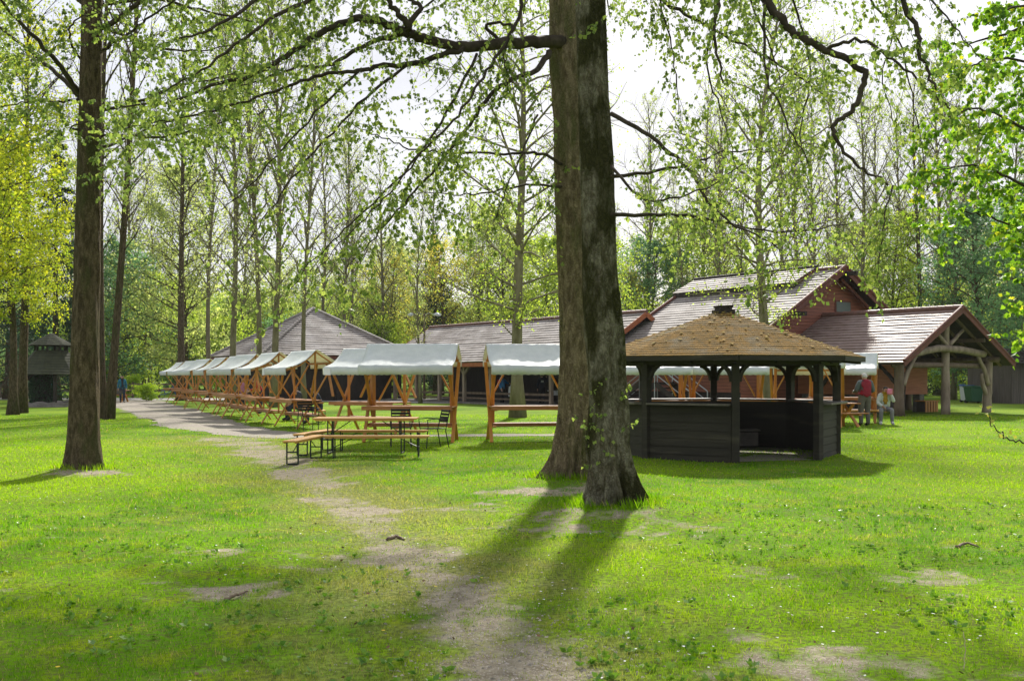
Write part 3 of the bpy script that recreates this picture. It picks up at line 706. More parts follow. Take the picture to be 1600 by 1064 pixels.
# ------------------------------------------------------------------ mid and far trees
def gen_tree(name, label, cat, seed, h, r, cb, cr, nb, asc, lpb, ls, prof, lm, bm, droop=0., wob=.35, sub=6, group=None, spread=.28, sides=10, lean=0, top=.95, thin=1.0):
    rr = random.Random(seed)
    root = thing(name, label, cat, group=group)
    pts, rad = [], []
    wx, wy = rr.uniform(0, 6), rr.uniform(0, 6)
    for i in range(13):
        t = i/12; z = t*h*top
        pts.append(V((math.sin(wx+t*4)*wob*t+lean*t*h, math.cos(wy+t*3.4)*wob*t, z)))
        rad.append(r*(1-.86*t**.9)*(1+.55*math.exp(-z/.35)))
    off = pts[0].copy(); pts = [p-V((off.x, off.y, 0)) for p in pts]; pts[0].z = -.1
    tm = MB(); tm.tube(pts, rad, sides); tm.build('trunk', bm, root, smooth=True)
    tb = MB(); lp, ld = [], []
    for i in range(nb):
        t = cb+(1-cb)*((i+rr.random())/nb); t = min(t, .985)
        k = t*12; j = min(int(k), 11); p = pts[j].lerp(pts[j+1], k-j)
        q = (t-cb)/(1-cb)
        L = cr*prof(q)*rr.uniform(.65, 1.25)
        a = i*2.4+rr.uniform(-.6, .6); el = asc+rr.uniform(-.2, .2)+.35*q
        d = V((math.cos(a)*math.cos(el), math.sin(a)*math.cos(el), math.sin(el)))
        bp = [p]
        for s_ in range(5):
            d = (d+rv(rr, .16)+V((0, 0, -droop))).normalized(); bp.append(bp[-1]+d*L/5)
        br = min(rad[j]*.5, .012+L*.012)*thin
        tb.tube(bp, [br*(1-.85*s_/5) for s_ in range(6)], 5, cap=False)
        for s_ in range(sub):
            f = rr.uniform(.25, 1)*5; jj = min(int(f), 4); c = bp[jj].lerp(bp[jj+1], f-jj)
            dd = (d*.6+rv(rr, .9)+V((0, 0, .25-droop*1.5))).normalized(); l2 = L*rr.uniform(.18, .42)
            e1 = c+dd*l2*.5+rv(rr, .06*l2); e2 = c+dd*l2+rv(rr, .12*l2)-V((0, 0, droop*l2*.6))
            tb.tube([c, e1, e2], [br*.38, br*.25, br*.1], 3, cap=False)
            for _ in range(lpb):
                q_ = c.lerp(e2, rr.uniform(.1, 1.1))+V((rr.gauss(0,1), rr.gauss(0,1), rr.gauss(0,.8)))*spread*l2
                lp.append(q_); ld.append(rv(rr)+V((0, 0, -.3)))
    if lp or tb.v: crown('crown', tb, lp, ld, ls*.7, ls*1.3, seed+100, [bm, lm], root, .42)
    return root
rnd = lambda q: (math.sin(math.pi*min(1, .12+q*.86)))**.6
pop = lambda q: .35+.65*math.sin(math.pi*min(1, .1+q*.85))
cone = lambda q: 1.02-q
def ground(px, D): return V(((px-800)*D/F, D, 0))

proto = {}
def P_(key, *a, **k):
    proto[key] = (gen_tree, a, k)
used = {}
def plant(key, px, D, label, sc=1, rz=None, group=None, sz=None, tilt=0):
    """first use builds the kind, later ones copy it part by part"""
    loc = ground(px, D)
    if rz is None: rz = (px*.731+D) % 6.28
    if key not in used:
        g, a, k = proto[key]
        o = g(a[0], label, a[1], *a[2:], **k); used[key] = o
        o.location = loc; o.rotation_euler = (0, tilt, rz); o.scale = (sc, sc, sz or sc)
        if group: o['group'] = group
        return o
    c = dup(used[key], label, loc, rz, (sc, sc, sz or sc))
    c.rotation_euler = (0, tilt, rz)
    if 'group' in c.keys(): del c['group']
    if group: c['group'] = group
    return c
#            name, category, seed, h, r, crown base, crown radius, branches, ascent, leaves/sub, leaf size, profile, leaf, bark
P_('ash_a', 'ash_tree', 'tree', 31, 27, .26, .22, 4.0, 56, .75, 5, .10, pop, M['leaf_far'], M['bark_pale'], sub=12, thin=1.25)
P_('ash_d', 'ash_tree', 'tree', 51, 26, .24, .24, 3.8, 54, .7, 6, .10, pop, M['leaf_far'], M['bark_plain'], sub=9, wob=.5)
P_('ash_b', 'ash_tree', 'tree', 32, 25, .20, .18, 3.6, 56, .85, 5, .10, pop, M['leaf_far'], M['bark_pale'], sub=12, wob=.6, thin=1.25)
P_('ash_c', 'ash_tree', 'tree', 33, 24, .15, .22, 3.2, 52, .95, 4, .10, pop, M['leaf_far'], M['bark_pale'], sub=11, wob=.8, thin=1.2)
P_('spring_a', 'spring_tree', 'tree', 34, 17, .22, .12, 5.0, 52, .35, 26, .18, rnd, M['leaf_far'], M['bark_plain'], sub=10)
P_('spring_b', 'spring_tree', 'tree', 35, 14, .20, .06, 4.8, 50, .3, 28, .18, rnd, M['leaf_lime'], M['bark_plain'], sub=10)
P_('gold', 'golden_tree', 'tree', 36, 13, .18, .10, 4.4, 42, .45, 16, .15, rnd, M['leaf_gold'], M['bark_plain'], sub=9)
P_('blue', 'broadleaf_tree', 'tree', 37, 13, .22, .06, 4.6, 54, .25, 26, .17, rnd, M['leaf_blue'], M['bark_plain'], sub=10)
P_('dark', 'spruce_tree', 'tree', 38, 19, .25, .04, 3.4, 90, -.1, 22, .16, cone, M['leaf_dark'], M['bark_plain'], sub=9, droop=.05)
P_('yellow', 'flowering_maple', 'tree', 39, 14.5, .24, .33, 4.4, 66, .35, 28, .105, rnd, M['leaf_yellow'], M['bark_plain'], sub=13, spread=.12, thin=.6)
P_('midlinden', 'young_linden', 'tree', 40, 19, .25, .17, 4.4, 50, .55, 15, .085, pop, M['leaf_lime'], M['bark_pale'], sub=11, droop=.07, wob=.7)
P_('willow', 'willow_tree', 'tree', 41, 11, .2, .12, 4.6, 46, .5, 18, .15, rnd, M['leaf_lime'], M['bark_plain'], sub=10, droop=.22)
P_('shrub', 'shrub', 'shrub', 42, 2.4, .04, .02, 1.5, 36, .6, 26, .12, rnd, mat('lime shrub leaf', (.30,.42,.03), None, .6, island=.25, trans=(.55, (1.9,1.9,1))), M['twig'], sub=8, sides=5)
P_('bush', 'wild_bush', 'bush', 43, 6.0, .07, .02, 3.6, 52, .55, 26, .16, rnd, M['leaf_lime'], M['twig'], sub=8, sides=5)
P_('bush_blue', 'wild_bush', 'bush', 44, 5.4, .07, .02, 3.2, 46, .45, 18, .15, rnd, M['leaf_blue'], M['twig'], sub=8, sides=5)

# trees one can tell apart
plant('ash_d', 33, 44, 'stout leaning trunk between the yellow maple and the two-tiered pavilion', .85, rz=0, tilt=.03)
plant('ash_d', 160, 38.5, 'straight slim trunk just right of the lone dark linden, left of a close pair', .62, sz=1.0)
plant('ash_d', 170, 37.8, 'slightly bent trunk forming the right of a close pair behind the dark linden', .68, rz=0, sz=1.05, tilt=.075)
plant('ash_d', 283, 66, 'tall straight dark trunk rising behind the far end of the left stall row', 1.05)
plant('midlinden', 809, 39.2, 'lone linden with low lime sprays between the yard and the right-hand stall', 1.0)
plant('midlinden', 1200, 40.5, 'pale slim linden growing behind the dark gazebo in front of the red wall', .95)
plant('ash_c', 475, 47, 'thin pale trunk in front of the pyramid hall roof', .85)
plant('ash_b', 428, 52, 'tall pale trunk at the left hip of the pyramid hall', 1.0)
plant('ash_c', 404, 58, 'pair-like pale trunk standing left of the pyramid hall corner', 1.2)
plant('ash_b', 362, 56, 'tall forked-looking trunk behind the middle of the left stall row', 1.0)
plant('ash_c', 327, 74, 'slim trunk between the tall dark trunk and the pyramid hall', 1.25)
plant('ash_b', 538, 80, 'single bare trunk rising behind the right hip of the pyramid hall', .95)
plant('ash_c', 500, 84, 'slender trunk rising straight behind the pyramid hall peak', 1.2)
plant('ash_c', 657, 60, 'thin dark tree in front of the left end of the long hall roof', .62)
plant('gold', 690, 84, 'golden spring tree behind the left end of the long hall', 1.0)
plant('gold', 610, 96, 'golden spring tree seen between the pyramid hall and the long hall', 1.0)
plant('spring_a', 750, 92, 'leafy pale green tree behind the middle of the long hall', .95)
plant('spring_b', 850, 80, 'lime green tree behind the long hall beside the central trunks', .9)
plant('gold', 985, 84, 'small golden tree behind the gap left of the big tiled barn', .8)
plant('ash_c', 1065, 78, 'thin bare trunk rising left of the barn ridge', .75)
plant('ash_d', 1436, 74, 'dark straight trunk rising behind the log porch roof', .95)
plant('ash_b', 1375, 80, 'slim trunk behind the barn gable peak', 1.0)
plant('blue', 1530, 66, 'dense bluish green tree behind the log porch', 1.0)
plant('blue', 1640, 60, 'dense bluish green tree at the right edge above the grey shed', 1.05)
plant('ash_b', 1580, 78, 'tall pale trunk above the grey shed at the right', 1.0)
plant('yellow', -45, 33, 'yellow flowering maple filling the left edge', 1.0)
plant('yellow', 20, 42, 'smaller yellow flowering maple beside the stout leaning trunk', .8)
plant('dark', 88, 66, 'dark spruce standing behind the two-tiered pavilion', 1.0)
plant('dark', 12, 70, 'dark spruce half hidden behind the yellow maple at left', 1.05)
plant('willow', 225, 84, 'pale weeping willow beyond the walker in blue', 1.0)
plant('blue', 182, 82, 'bluish green tree right behind the close pair of trunks', 1.0)
plant('ash_b', 1250, 64, 'slim trunk behind the left part of the barn ridge vent', .9)
plant('ash_c', 1300, 70, 'thin trunk rising right behind the barn gable peak', 1.1)
plant('ash_a', 1345, 66, 'pale trunk close behind the right slope of the barn gable', .8)
plant('ash_c', 1490, 68, 'thin trunk rising behind the porch roof peak', 1.1)
plant('ash_b', 1130, 70, 'slender trunk behind the left end of the barn ridge vent', .9)
for px_, D_, k_ in ((1010,86,'ash_b'),(1100,90,'ash_a'),(1165,84,'ash_c'),(1225,88,'ash_a'),(1275,84,'ash_b'),(1410,86,'ash_b'),(1465,84,'ash_a')):
    plant(k_, px_, D_, 'tall thin-crowned tree in the wood close behind the big barn and porch', 1.05, group='tall trees close behind the barn and porch')
plant('spring_b', 930, 72, 'lime green tree showing between the central trunks and the barn', .8)
plant('spring_b', 1400, 76, 'lime green tree behind the porch roof next to the barn gable', 1.0)
# shrubs
plant('shrub', 229, 65, 'bright lime shrub beside the start of the gravel path', .62, sz=.40)
plant('shrub', 206, 76, 'low lime shrub further back behind the walker in blue', .6, sz=.6)
plant('bush_blue', 283, 92, 'dark bluish bush beyond the far end of the left stall row', 1.0)
plant('bush', 355, 88, 'pale bush left of the pyramid hall', 1.0)
plant('bush', 320, 96, 'pale green bush behind the second trunk left of the pyramid hall', 1.15)
plant('bush', 140, 84, 'pale bush behind the pavilion fence', 1.1)
plant('bush', 1480, 72, 'pale bush seen through the open log porch', .9)
plant('bush', 1560, 78, 'pale bush behind the wheelie bins', .8)
plant('bush_blue', 60, 90, 'bluish bush far behind the two-tiered pavilion', 1.1)
plant('bush', 600, 90, 'pale bush in the gap right of the pyramid hall', 1.0)

# deeper wood, kinds mixed along three ragged lines
r = random.Random(77)
WOOD = [(('ash_a','ash_b','ash_c','ash_b','ash_c'), 'tall thin-crowned tree in the far wood'),
        (('spring_a','spring_b','spring_a'), 'round pale green tree in the far wood'),
        (('blue','dark'), 'dense dark green tree in the far wood'),
        (('bush','bush_blue'), 'undergrowth bush at the edge of the far wood')]
def region(px):
    return ('behind the pavilion and left stall row' if px < 300 else 'behind the pyramid hall' if px < 620 else
            'behind the long hall' if px < 980 else 'behind the big barn' if px < 1400 else 'behind the log porch and shed')
for D0, D1_, step in ((78, 92, 74), (94, 112, 60), (114, 136, 58)):
    px = -260
    while px < 1900:
        D = r.uniform(D0, D1_); w = r.random()
        skip = 300 < px < 1420 and D < 84
        k = 0 if w < .42 else 1 if w < .74 else 2 if w < .765 else 3
        if (px > 1450 or px < 250) and k == 1 and r.random() < .2: k = 2
        ks, lb = WOOD[k]
        l2 = lb+' '+region(px)
        if not skip: plant(r.choice(ks), px, D, l2, r.uniform(.8, 1.12), group=l2+' (many alike)')
        px += step*r.uniform(.6, 1.4)
# undergrowth band closing the horizon
px = -300
while px < 1950:
    l2 = 'undergrowth bush at the edge of the far wood '+region(px)
    plant(r.choice(('bush','bush','bush','bush_blue')), px, r.uniform(100, 135), l2, r.uniform(1.1, 1.6), group=l2+' (many alike)')
    px += 42*r.uniform(.7, 1.3)
# the mass of forest beyond
rr = np.random.default_rng(8)
n = 42000
a = rr.uniform(-.95, .95, n); D = rr.uniform(150, 185, n)
top = 9+9*vnoise(a*60, D*.03, .35, 3, 3)
LPf = np.stack([np.tan(a)*D, D, rr.random(n)**.8*top], 1)
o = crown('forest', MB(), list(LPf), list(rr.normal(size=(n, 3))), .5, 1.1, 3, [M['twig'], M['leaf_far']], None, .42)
tag(o, 'continuous mass of pale spring forest beyond everything', 'forest', kind='stuff')

# ------------------------------------------------------------------ tiled halls
RZ = -R(53.8)
U, NF = V((.591, -.807, 0)), V((-.807, -.591, 0))     # along the ridges, and towards the front eaves
trg = random.Random(5)
def gable_roof(mb, x0, x1, yc, hw, zr, ze, n, th=.045, base_mi=1, rng=trg):
    for s in (-1, 1):
        mb.courses((x0, yc+s*hw, ze), (x1, yc+s*hw, ze), (x0, yc, zr), (x1, yc, zr), n, th, rng=rng, mi=0)
        N = V((0, s*(zr-ze), hw)).normalized()*.07
        a = [V((x0, yc+s*hw, ze)), V((x1, yc+s*hw, ze)), V((x1, yc, zr)), V((x0, yc, zr))]
        b = [p-N for p in a]
        mb.add(a+b, [(4,5,6,7),(0,1,5,4),(1,2,6,5),(3,0,4,7)] , base_mi)
def ridge_caps(mb, a, b, w=.13, step=.36, mi=0):
    a, b = V(a), V(b); L = (b-a).length; d = (b-a)/L; n = int(L/step)
    for i in range(n):
        p, q = a+d*(L*i/n), a+d*(L*(i+1.12)/n)
        mb.tube([p, q], [w, w*.86], 8, mi)
def boards(mb, p0, p1, z0, z1, n, th=.03, mi=0, out=None, tri=None):
    """horizontal lapped boarding between two ground points; tri(z) trims the ends"""
    p0, p1 = V(p0), V(p1); d = p1-p0
    o = V(out) if out else V((-d.y, d.x, 0)).normalized()
    h = (z1-z0)/n
    for i in range(n):
        za, zb = z0+i*h, z0+(i+1)*h-.012
        fa, fb = (tri(za) if tri else (0, 1)), (tri(zb) if tri else (0, 1))
        a, b, c, e = p0+d*fa[0], p0+d*fa[1], p0+d*fb[1], p0+d*fb[0]
        q = [V((a.x,a.y,za))+o*th, V((b.x,b.y,za))+o*th, V((c.x,c.y,zb))+o*th*.45, V((e.x,e.y,zb))+o*th*.45]
        w = [V((a.x,a.y,za)), V((b.x,b.y,za)), V((c.x,c.y,zb)), V((e.x,e.y,zb))]
        mb.add(q+w, [(0,1,2,3),(0,4,5,1),(1,5,6,2),(2,6,7,3),(3,7,4,0),(7,6,5,4)], mi)

# big barn; local x runs to the gable that faces right, local -y is the front eave
OB = V((15.9, 47.55, 0))
barn = thing('barn', 'tall red boarded barn with steep tiled roof, ridge vent and small gable window', 'barn', OB, RZ)
mb = MB(); gable_roof(mb, -9.5, 0, 0, 7.6, 6.78, 2.55, 31); roof = mb.build('roof', [M['tile'], M['dark_wood']], barn)
mb = MB(); ridge_caps(mb, (-9.5, 0, 6.82), (0, 0, 6.82)); mb.build('ridge_tiles', M['ridge'], roof)
mb = MB()
for s in (-1, 1):
    mb.courses((-9.7, s*1.75, 6.12), (-1.6, s*1.75, 6.12), (-9.7, 0, 6.97), (-1.6, 0, 6.97), 6, .04, rng=trg)
mb.poly([(-1.62, -1.75, 6.1), (-1.62, 1.75, 6.1), (-1.62, 0, 6.95)], 1); mb.poly([(-9.68, -1.75, 6.1), (-9.68, 1.75, 6.1), (-9.68, 0, 6.95)], 1)
vent = mb.build('ridge_vent', [M['tile'], M['barge']], roof)
mb = MB(); ridge_caps(mb, (-9.7, 0, 6.99), (-1.6, 0, 6.99), .10); mb.beam((-9.7,-1.7,5.98), (-1.6,-1.7,5.98), .06, .22); mb.build('vent_board', M['dark_wood'], roof)
mb = MB()
for x in (.03, -9.53):
    for s in (-1, 1):
        mb.beam((x, s*7.62, 2.46), (x, 0, 6.70), .05, .26); mb.tube([(x, s*7.6, 2.66), (x, 0, 6.88)], .09, 6)
mb.build('barge_board', M['barge'], barn)
mb = MB()
def tri_ends(hw, zr, ze, roofhw):
    def f(z):
        w = min(hw, (zr-.12-z)/((zr-ze)/roofhw)); w = max(w, .02)
        return (.5-w/(2*hw), .5+w/(2*hw))
    return f
boards(mb, (-.8, -6.5, 0), (-.8, 6.5, 0), .35, 6.6, 39, .035, out=(1, 0, 0), tri=tri_ends(6.5, 6.78, 2.55, 7.6))
boards(mb, (-9.0, -6.5, 0), (-.8, -6.5, 0), .9, 3.05, 14, .035, out=(0, -1, 0))
mb.build('gable_wall', M['red_wood'], barn)
mb = MB(); mb.poly([(-.84,-6.45,.0),(-.84,6.45,.0),(-.84,6.45,2.9),(-.84,0,6.5),(-.84,-6.45,2.9)]); mb.poly([(-9,-6.46,.0),(-.84,-6.46,.0),(-.84,-6.46,3.0),(-9,-6.46,3.0)])
mb.poly([(-9,-6.45,.0),(-9,6.45,.0),(-9,6.45,2.9),(-9,0,6.5),(-9,-6.45,2.9)]); mb.poly([(-9,6.46,.0),(-.84,6.46,.0),(-.84,6.46,3.0),(-9,6.46,3.0)])
mb.build('wall', M['dark_wood'], barn)
mb = MB(); mb.box((-.76, .9, 5.0), (.06, 1.25, .62)); w = mb.build('window', M['barge'], barn)
mb = MB(); mb.box((-.725, .9, 5.0), (.02, 1.1, .48)); mb.build('pane', M['glass'], w)
mb = MB()
for y, z in ((-6.9,2.75),(-3.8,4.45),(3.8,4.45),(0,6.5),(6.9,2.75)): mb.box((-.2, y, z), (1.7, .16, .2))
mb.build('purlin_ends', M['dark_wood'], barn)
mb = MB()
for y in (-1, 1): mb.beam((-.35, y*2.6, 4.9), (-.35, y*.2, 6.3), .09, .12)
mb.build('gable_braces', M['barge'], barn)

# open log porch against the barn gable
YC = -.69
porch = thing('log_porch', 'open log porch with tiled roof, round posts and a bent tie beam in its gable', 'porch', OB, RZ)
mb = MB(); gable_roof(mb, -.72, 6.25, YC, 4.3, 4.48, 2.16, 18, .045); roof = mb.build('roof', [M['tile_red'], M['dark_wood']], porch)
mb = MB(); ridge_caps(mb, (-.7, YC, 4.53), (6.25, YC, 4.53), .14); mb.build('ridge_tiles', M['ridge'], roof)
mb = MB()
for s in (-1, 1):
    mb.beam((6.28, YC+s*4.33, 2.10), (6.28, YC, 4.40), .05, .18); mb.tube([(6.27, YC+s*4.3, 2.25), (6.27, YC, 4.57)], .08, 6)
mb.build('barge_board', M['barge'], porch)
mb = MB()
for s in (-1, 1):
    for x in (-.5, .4, 1.3, 2.2, 3.1, 4.0, 4.9, 5.7): mb.beam((x, YC+s*4.2, 2.11), (x, YC, 4.34), .09, .12)
    mb.beam((-.6, YC+s*2.1, 3.20), (6.1, YC+s*2.1, 3.20), .14, .16)
mb.build('rafters', M['log_dark'], porch)
def log(name, pts, r0, r1, m, n=12, seed=1):
    q = random.Random(seed); cl = smooth_line([V(p) for p in pts], 5); k = len(cl)
    cl = [c+rv(q, .012) for c in cl]
    mb = MB(); mb.tube(cl, [(r0+(r1-r0)*i/(k-1))*q.uniform(.95, 1.06) for i in range(k)], n)
    return mb.build(name, m, porch, smooth=True)
PX = 5.5
log('post', [(PX, YC-3.45, -.05), (PX, YC-3.45, 2.45)], .22, .19, M['log_dark'], seed=2)
log('post', [(PX, YC, -.05), (PX, YC, 2.0), (PX, YC, 4.3)], .19, .15, M['log'], seed=3)
log('post', [(PX, YC+3.35, -.05), (PX, YC+3.42, .9), (PX, YC+3.55, 2.45)], .20, .16, M['log'], seed=4)
log('post', [(PX, YC+3.36, .75), (PX, YC+3.05, 1.25), (PX, YC+2.9, 1.75)], .11, .08, M['log'], seed=14)
log('post', [(1.6, YC-3.45, -.05), (1.6, YC-3.45, 2.3)], .17, .15, M['dark_wood'], seed=5)
log('post', [(1.6, YC+3.45, -.05), (1.6, YC+3.45, 2.3)], .17, .15, M['log_dark'], seed=6)
log('tie_beam', [(PX+.16, YC-2.75, 2.55), (PX+.2, YC-1, 2.78), (PX+.2, YC+1, 2.76), (PX+.16, YC+2.8, 2.6)], .15, .15, M['log'], seed=7)
log('cross_beam', [(PX-.1, YC-3.7, 2.1), (PX-.1, YC+3.7, 2.1)], .12, .12, M['log_dark'], seed=8)
for s in (-1, 1):
    log('eave_beam', [(-.6, YC+s*3.5, 2.38), (6.0, YC+s*3.5, 2.38)], .12, .12, M['log_dark'], seed=9)
    log('brace', [(PX+.12, YC+s*.1, 2.95), (PX+.12, YC+s*1.15, 3.62)], .09, .075, M['log'], seed=10)
    log('brace', [(PX+.1, YC+s*3.3, 1.25), (PX+.12, YC+s*2.95, 1.9), (PX+.12, YC+s*2.35, 2.55)], .10, .08, M['log'], seed=11)
log('brace', [(PX-.15, YC-3.45, 1.35), (PX-.7, YC-3.45, 1.9), (PX-1.2, YC-3.45, 2.3)], .085, .07, M['dark_wood'], seed=12)
log('brace', [(1.75, YC-3.45, 1.2), (2.3, YC-3.45, 1.8), (2.8, YC-3.45, 2.3)], .085, .07, M['dark_wood'], seed=13)
# raised boarded box under the porch
hut = thing('boarded_hut', 'small raised red boarded box room on blocks under the log porch', 'hut', OB, RZ)
mb = MB()
boards(mb, (3.5, -2.6, 0), (3.5, 1.2, 0), .82, 2.2, 9, .03, out=(1,0,0)); boards(mb, (-.7, -2.6, 0), (3.5, -2.6, 0), .82, 2.2, 9, .03, out=(0,-1,0))
mb.box((1.4, -.7, 1.5), (4.18, 3.78, 1.34), 0, 0); mb.build('wall', mat('orange brown boarding', (.42,.165,.085), (.30,.11,.055), .7, 4, .2, 30, stretch=(.3,.3,3)), hut)
mb = MB()
for x in (-.4, 3.25):
    for y in (-2.3, .9): mb.box((x, y, .38), (.36, .36, .86))
mb.build('support_block', M['stone'], hut)
ld = thing('wooden_ladder', 'dark wooden ladder leaning inside the log porch behind its corner post', 'ladder', OB, RZ)
mb = MB()
for s in (-.2, .2): mb.beam((4.7, -2.75+s, .02), (4.1, -1.5+s, 2.95), .04, .07)
mb.build('rail', M['dark_wood'], ld)
mb = MB()
for i in range(8):
    f = .1+.1*i; mb.beam(V((4.7,-2.95,.02)).lerp(V((4.1,-1.7,2.95)), f), V((4.7,-2.55,.02)).lerp(V((4.1,-1.3,2.95)), f), .03, .03)
mb.build('rung', M['dark_wood'], ld)
ct = thing('wooden_chest', 'orange slatted wooden chest on the ground under the log porch', 'chest', OB+U*4.35+NF*.2, RZ)
mb = MB(); mb.box((0,0,.29), (.4,1.05,.46)); mb.build('body', M['dark_wood'], ct, bevel=.01)
mb = MB()
for i in range(5): mb.box((.215, -.42+.21*i, .29), (.03, .13, .46))
mb.build('slats', M['stall'], ct)
mb = MB(); mb.box((0,0,.545), (.5,1.15,.045)); mb.build('lid', M['stall'], ct, bevel=.008)

# dark outside stair in front of the barn wall, seen through the gazebo
st = thing('outdoor_stair', 'dark wooden outside stair with grey handrails against the red barn wall', 'stair', OB+U*-5.4+NF*7.7, RZ)
mb = MB()
for i in range(7): mb.box((-2.0+i*.3, 0, .18*(i+1)), (.34, 1.1, .05)); mb.box((3.0-i*.3, 0, .18*(i+1)), (.34, 1.1, .05))
mb.box((.5, 0, 1.3), (1.2, 1.2, .06)); mb.build('steps', M['dark_wood'], st)
mb = MB()
for y in (-.56, .56):
    mb.beam((-2.2,y,.0), (0,y,1.3), .05, .24); mb.beam((3.2,y,.0), (1.0,y,1.3), .05, .24)
mb.build('stringer', M['dark_wood'], st)
mb = MB()
for y in (-.58, .58):
    mb.tube([(-2.2,y,.95),(0,y,2.2),(1.0,y,2.2),(3.2,y,.95)], .028, 6)
    mb.tube([(-2.2,y,.5),(0,y,1.75)], .02, 6); mb.tube([(1.0,y,1.75),(3.2,y,.5)], .02, 6)
    for x, z0, z1 in ((-2.2,0,.95),(0,.1,2.2),(1.0,.1,2.2),(3.2,0,.95)): mb.tube([(x,y,z0),(x,y,z1)], .028, 6)
mb.build('handrail', M['grey_metal'], st)

# long hall with open post front
OL = V((7.0, 52.0, 0))
hall = thing('long_hall', 'long low open-fronted hall with grey tiled roof behind the frontal stalls', 'hall', OL, RZ)
LX, HW, ZR, ZE = -21.5, 4.1, 4.96, 2.45
mb = MB(); gable_roof(mb, LX, 0, 0, HW, ZR, ZE, 17, .045); roof = mb.build('roof', [M['tile'], M['dark_wood']], hall)
mb = MB(); ridge_caps(mb, (LX, 0, ZR+.04), (0, 0, ZR+.04)); mb.build('ridge_tiles', M['ridge'], roof)
mb = MB(); mb.beam((LX, -HW+.06, ZE-.16), (0, -HW+.06, ZE-.16), .06, .24); mb.build('fascia', M['orange_wood'], hall)
mb = MB()
for x in (.03, LX-.03):
    for s in (-1, 1): mb.beam((x, s*HW, ZE-.1), (x, 0, ZR-.1), .05, .26)
mb.build('barge_board', M['orange_wood'], hall)
mb = MB(); mb.box((LX/2, 1.2, 1.45), (-LX-1.2, .12, 2.9)); mb.box((-.7, 2.2, 1.3), (.12, 2.2, 2.6)); mb.poly([(-.6,-3.6,2.4),(-.6,3.6,2.4),(-.6,0,4.75)]); mb.build('wall', M['dark_wood'], hall)
mb = MB(); mb.box((LX/2, -1.3, .03), (-LX, 5.2, .14)); mb.build('plinth', M['stone'], hall)
for i in range(8):
    x = -1.0-i*2.8
    mb = MB(); mb.beam((x, -3.3, .08), (x, -3.3, 2.3), .2, .2, up=(0,1,0)); p = mb.build('post', M['log'], hall, bevel=.02)
    mb = MB()
    for s in (-1, 1): mb.beam((x, -3.3, 1.7), (x+s*.6, -3.3, 2.3), .12, .12, up=(0,1,0))
    mb.build('brace', M['log'], p)
mb = MB(); mb.beam((LX, -3.3, 2.42), (0, -3.3, 2.42), .2, .2); mb.build('eave_beam', M['log_dark'], hall)
mb = MB(); mb.beam((LX+.5, -3.2, .62), (-4, -3.2, .62), .06, .12); mb.beam((LX+.5, -3.2, .32), (-4, -3.2, .32), .06, .1); mb.build('front_rail', M['log_dark'], hall)

# pyramid hall
OP = V((-15.6, 62, 0))
pyr = thing('pyramid_hall', 'dark timber hall under a broad pyramid roof of worn grey tiles', 'hall', OP, R(36.2))
LW, LD_ = 11.1, 9.0
cx, cy, zt, ze = LW/2, LD_/2, 6.25, 2.98
cs = [V((0,0,ze)), V((LW,0,ze)), V((LW,LD_,ze)), V((0,LD_,ze))]; ap = V((cx,cy,zt))
mb = MB()
for i in range(4): mb.courses(cs[i], cs[(i+1) % 4], ap, ap, 22, .045, rng=trg)
mb.add([c-V((0,0,.05)) for c in cs], [(0,1,2,3)], 1); roof = mb.build('roof', [M['tile'], M['dark_wood']], pyr)
mb = MB()
for c in cs: ridge_caps(mb, c+V((0,0,.05)), ap+V((0,0,.06)), .12, .34)
mb.build('ridge_tiles', M['tile'], roof)
mb = MB()
for i in range(4):
    a, b = cs[i], cs[(i+1) % 4]; mb.beam(a-V((0,0,.16)), b-V((0,0,.16)), .06, .22)
mb.build('fascia', M['barge'], pyr)
mb = MB(); mb.box((cx, cy, 1.45), (LW-2.4, LD_-2.4, 2.9)); mb.build('wall', M['dark_wood'], pyr)
for x in (.8, 3.2, 5.6, 8.0, 10.3):
    mb = MB(); mb.box((x, .8, 1.42), (.2, .2, 2.84)); mb.build('post', M['dark_wood'], pyr)
for y in (3.2, 5.6, 8.2):
    mb = MB(); mb.box((.8, y, 1.42), (.2, .2, 2.84)); mb.build('post', M['dark_wood'], pyr)
mb = MB(); mb.box((cx, .8, .55), (LW-1.8, .06, .12)); mb.box((cx, .8, .9), (LW-1.8, .06, .12)); mb.build('front_rail', M['dark_wood'], pyr)

# grey shed and bins
shed = thing('plank_shed', 'weathered grey plank shed with a dark low roof at the right edge', 'shed', V((33.5, 61, 0)), R(8))
mb = MB()
for i in range(34): mb.box((-4.4+i*.27, -2.0+.012*(i % 2), 1.2), (.255, .04, 2.4))
for i in range(16): mb.box((-4.5, -1.8+i*.27, 1.2), (.04, .255, 2.4))
mb.box((0, .1, 1.2), (8.9, 3.9, 2.36)); mb.build('wall', M['shed'], shed)
mb = MB(); mb.courses((-4.9,-2.6,2.35), (4.9,-2.6,2.35), (-4.9,0,3.3), (4.9,0,3.3), 6, .04); mb.courses((-4.9,2.6,2.35), (4.9,2.6,2.35), (-4.9,0,3.3), (4.9,0,3.3), 6, .04)
mb.poly([(-4.5,-1.9,2.35),(-4.5,1.9,2.35),(-4.5,0,3.2)]); mb.build('roof', M['dark_wood'], shed)
mb = MB()
for a in (-3.2, 0, 3.2): mb.beam((a, -2.05, .1), (a, -2.05, 2.35), .14, .06, up=(0,1,0)); 
mb.beam((-3.1,-2.06,1.6), (-2.2,-2.06,2.3), .1, .04, up=(0,1,0)); mb.build('batten', M['shed'], shed)

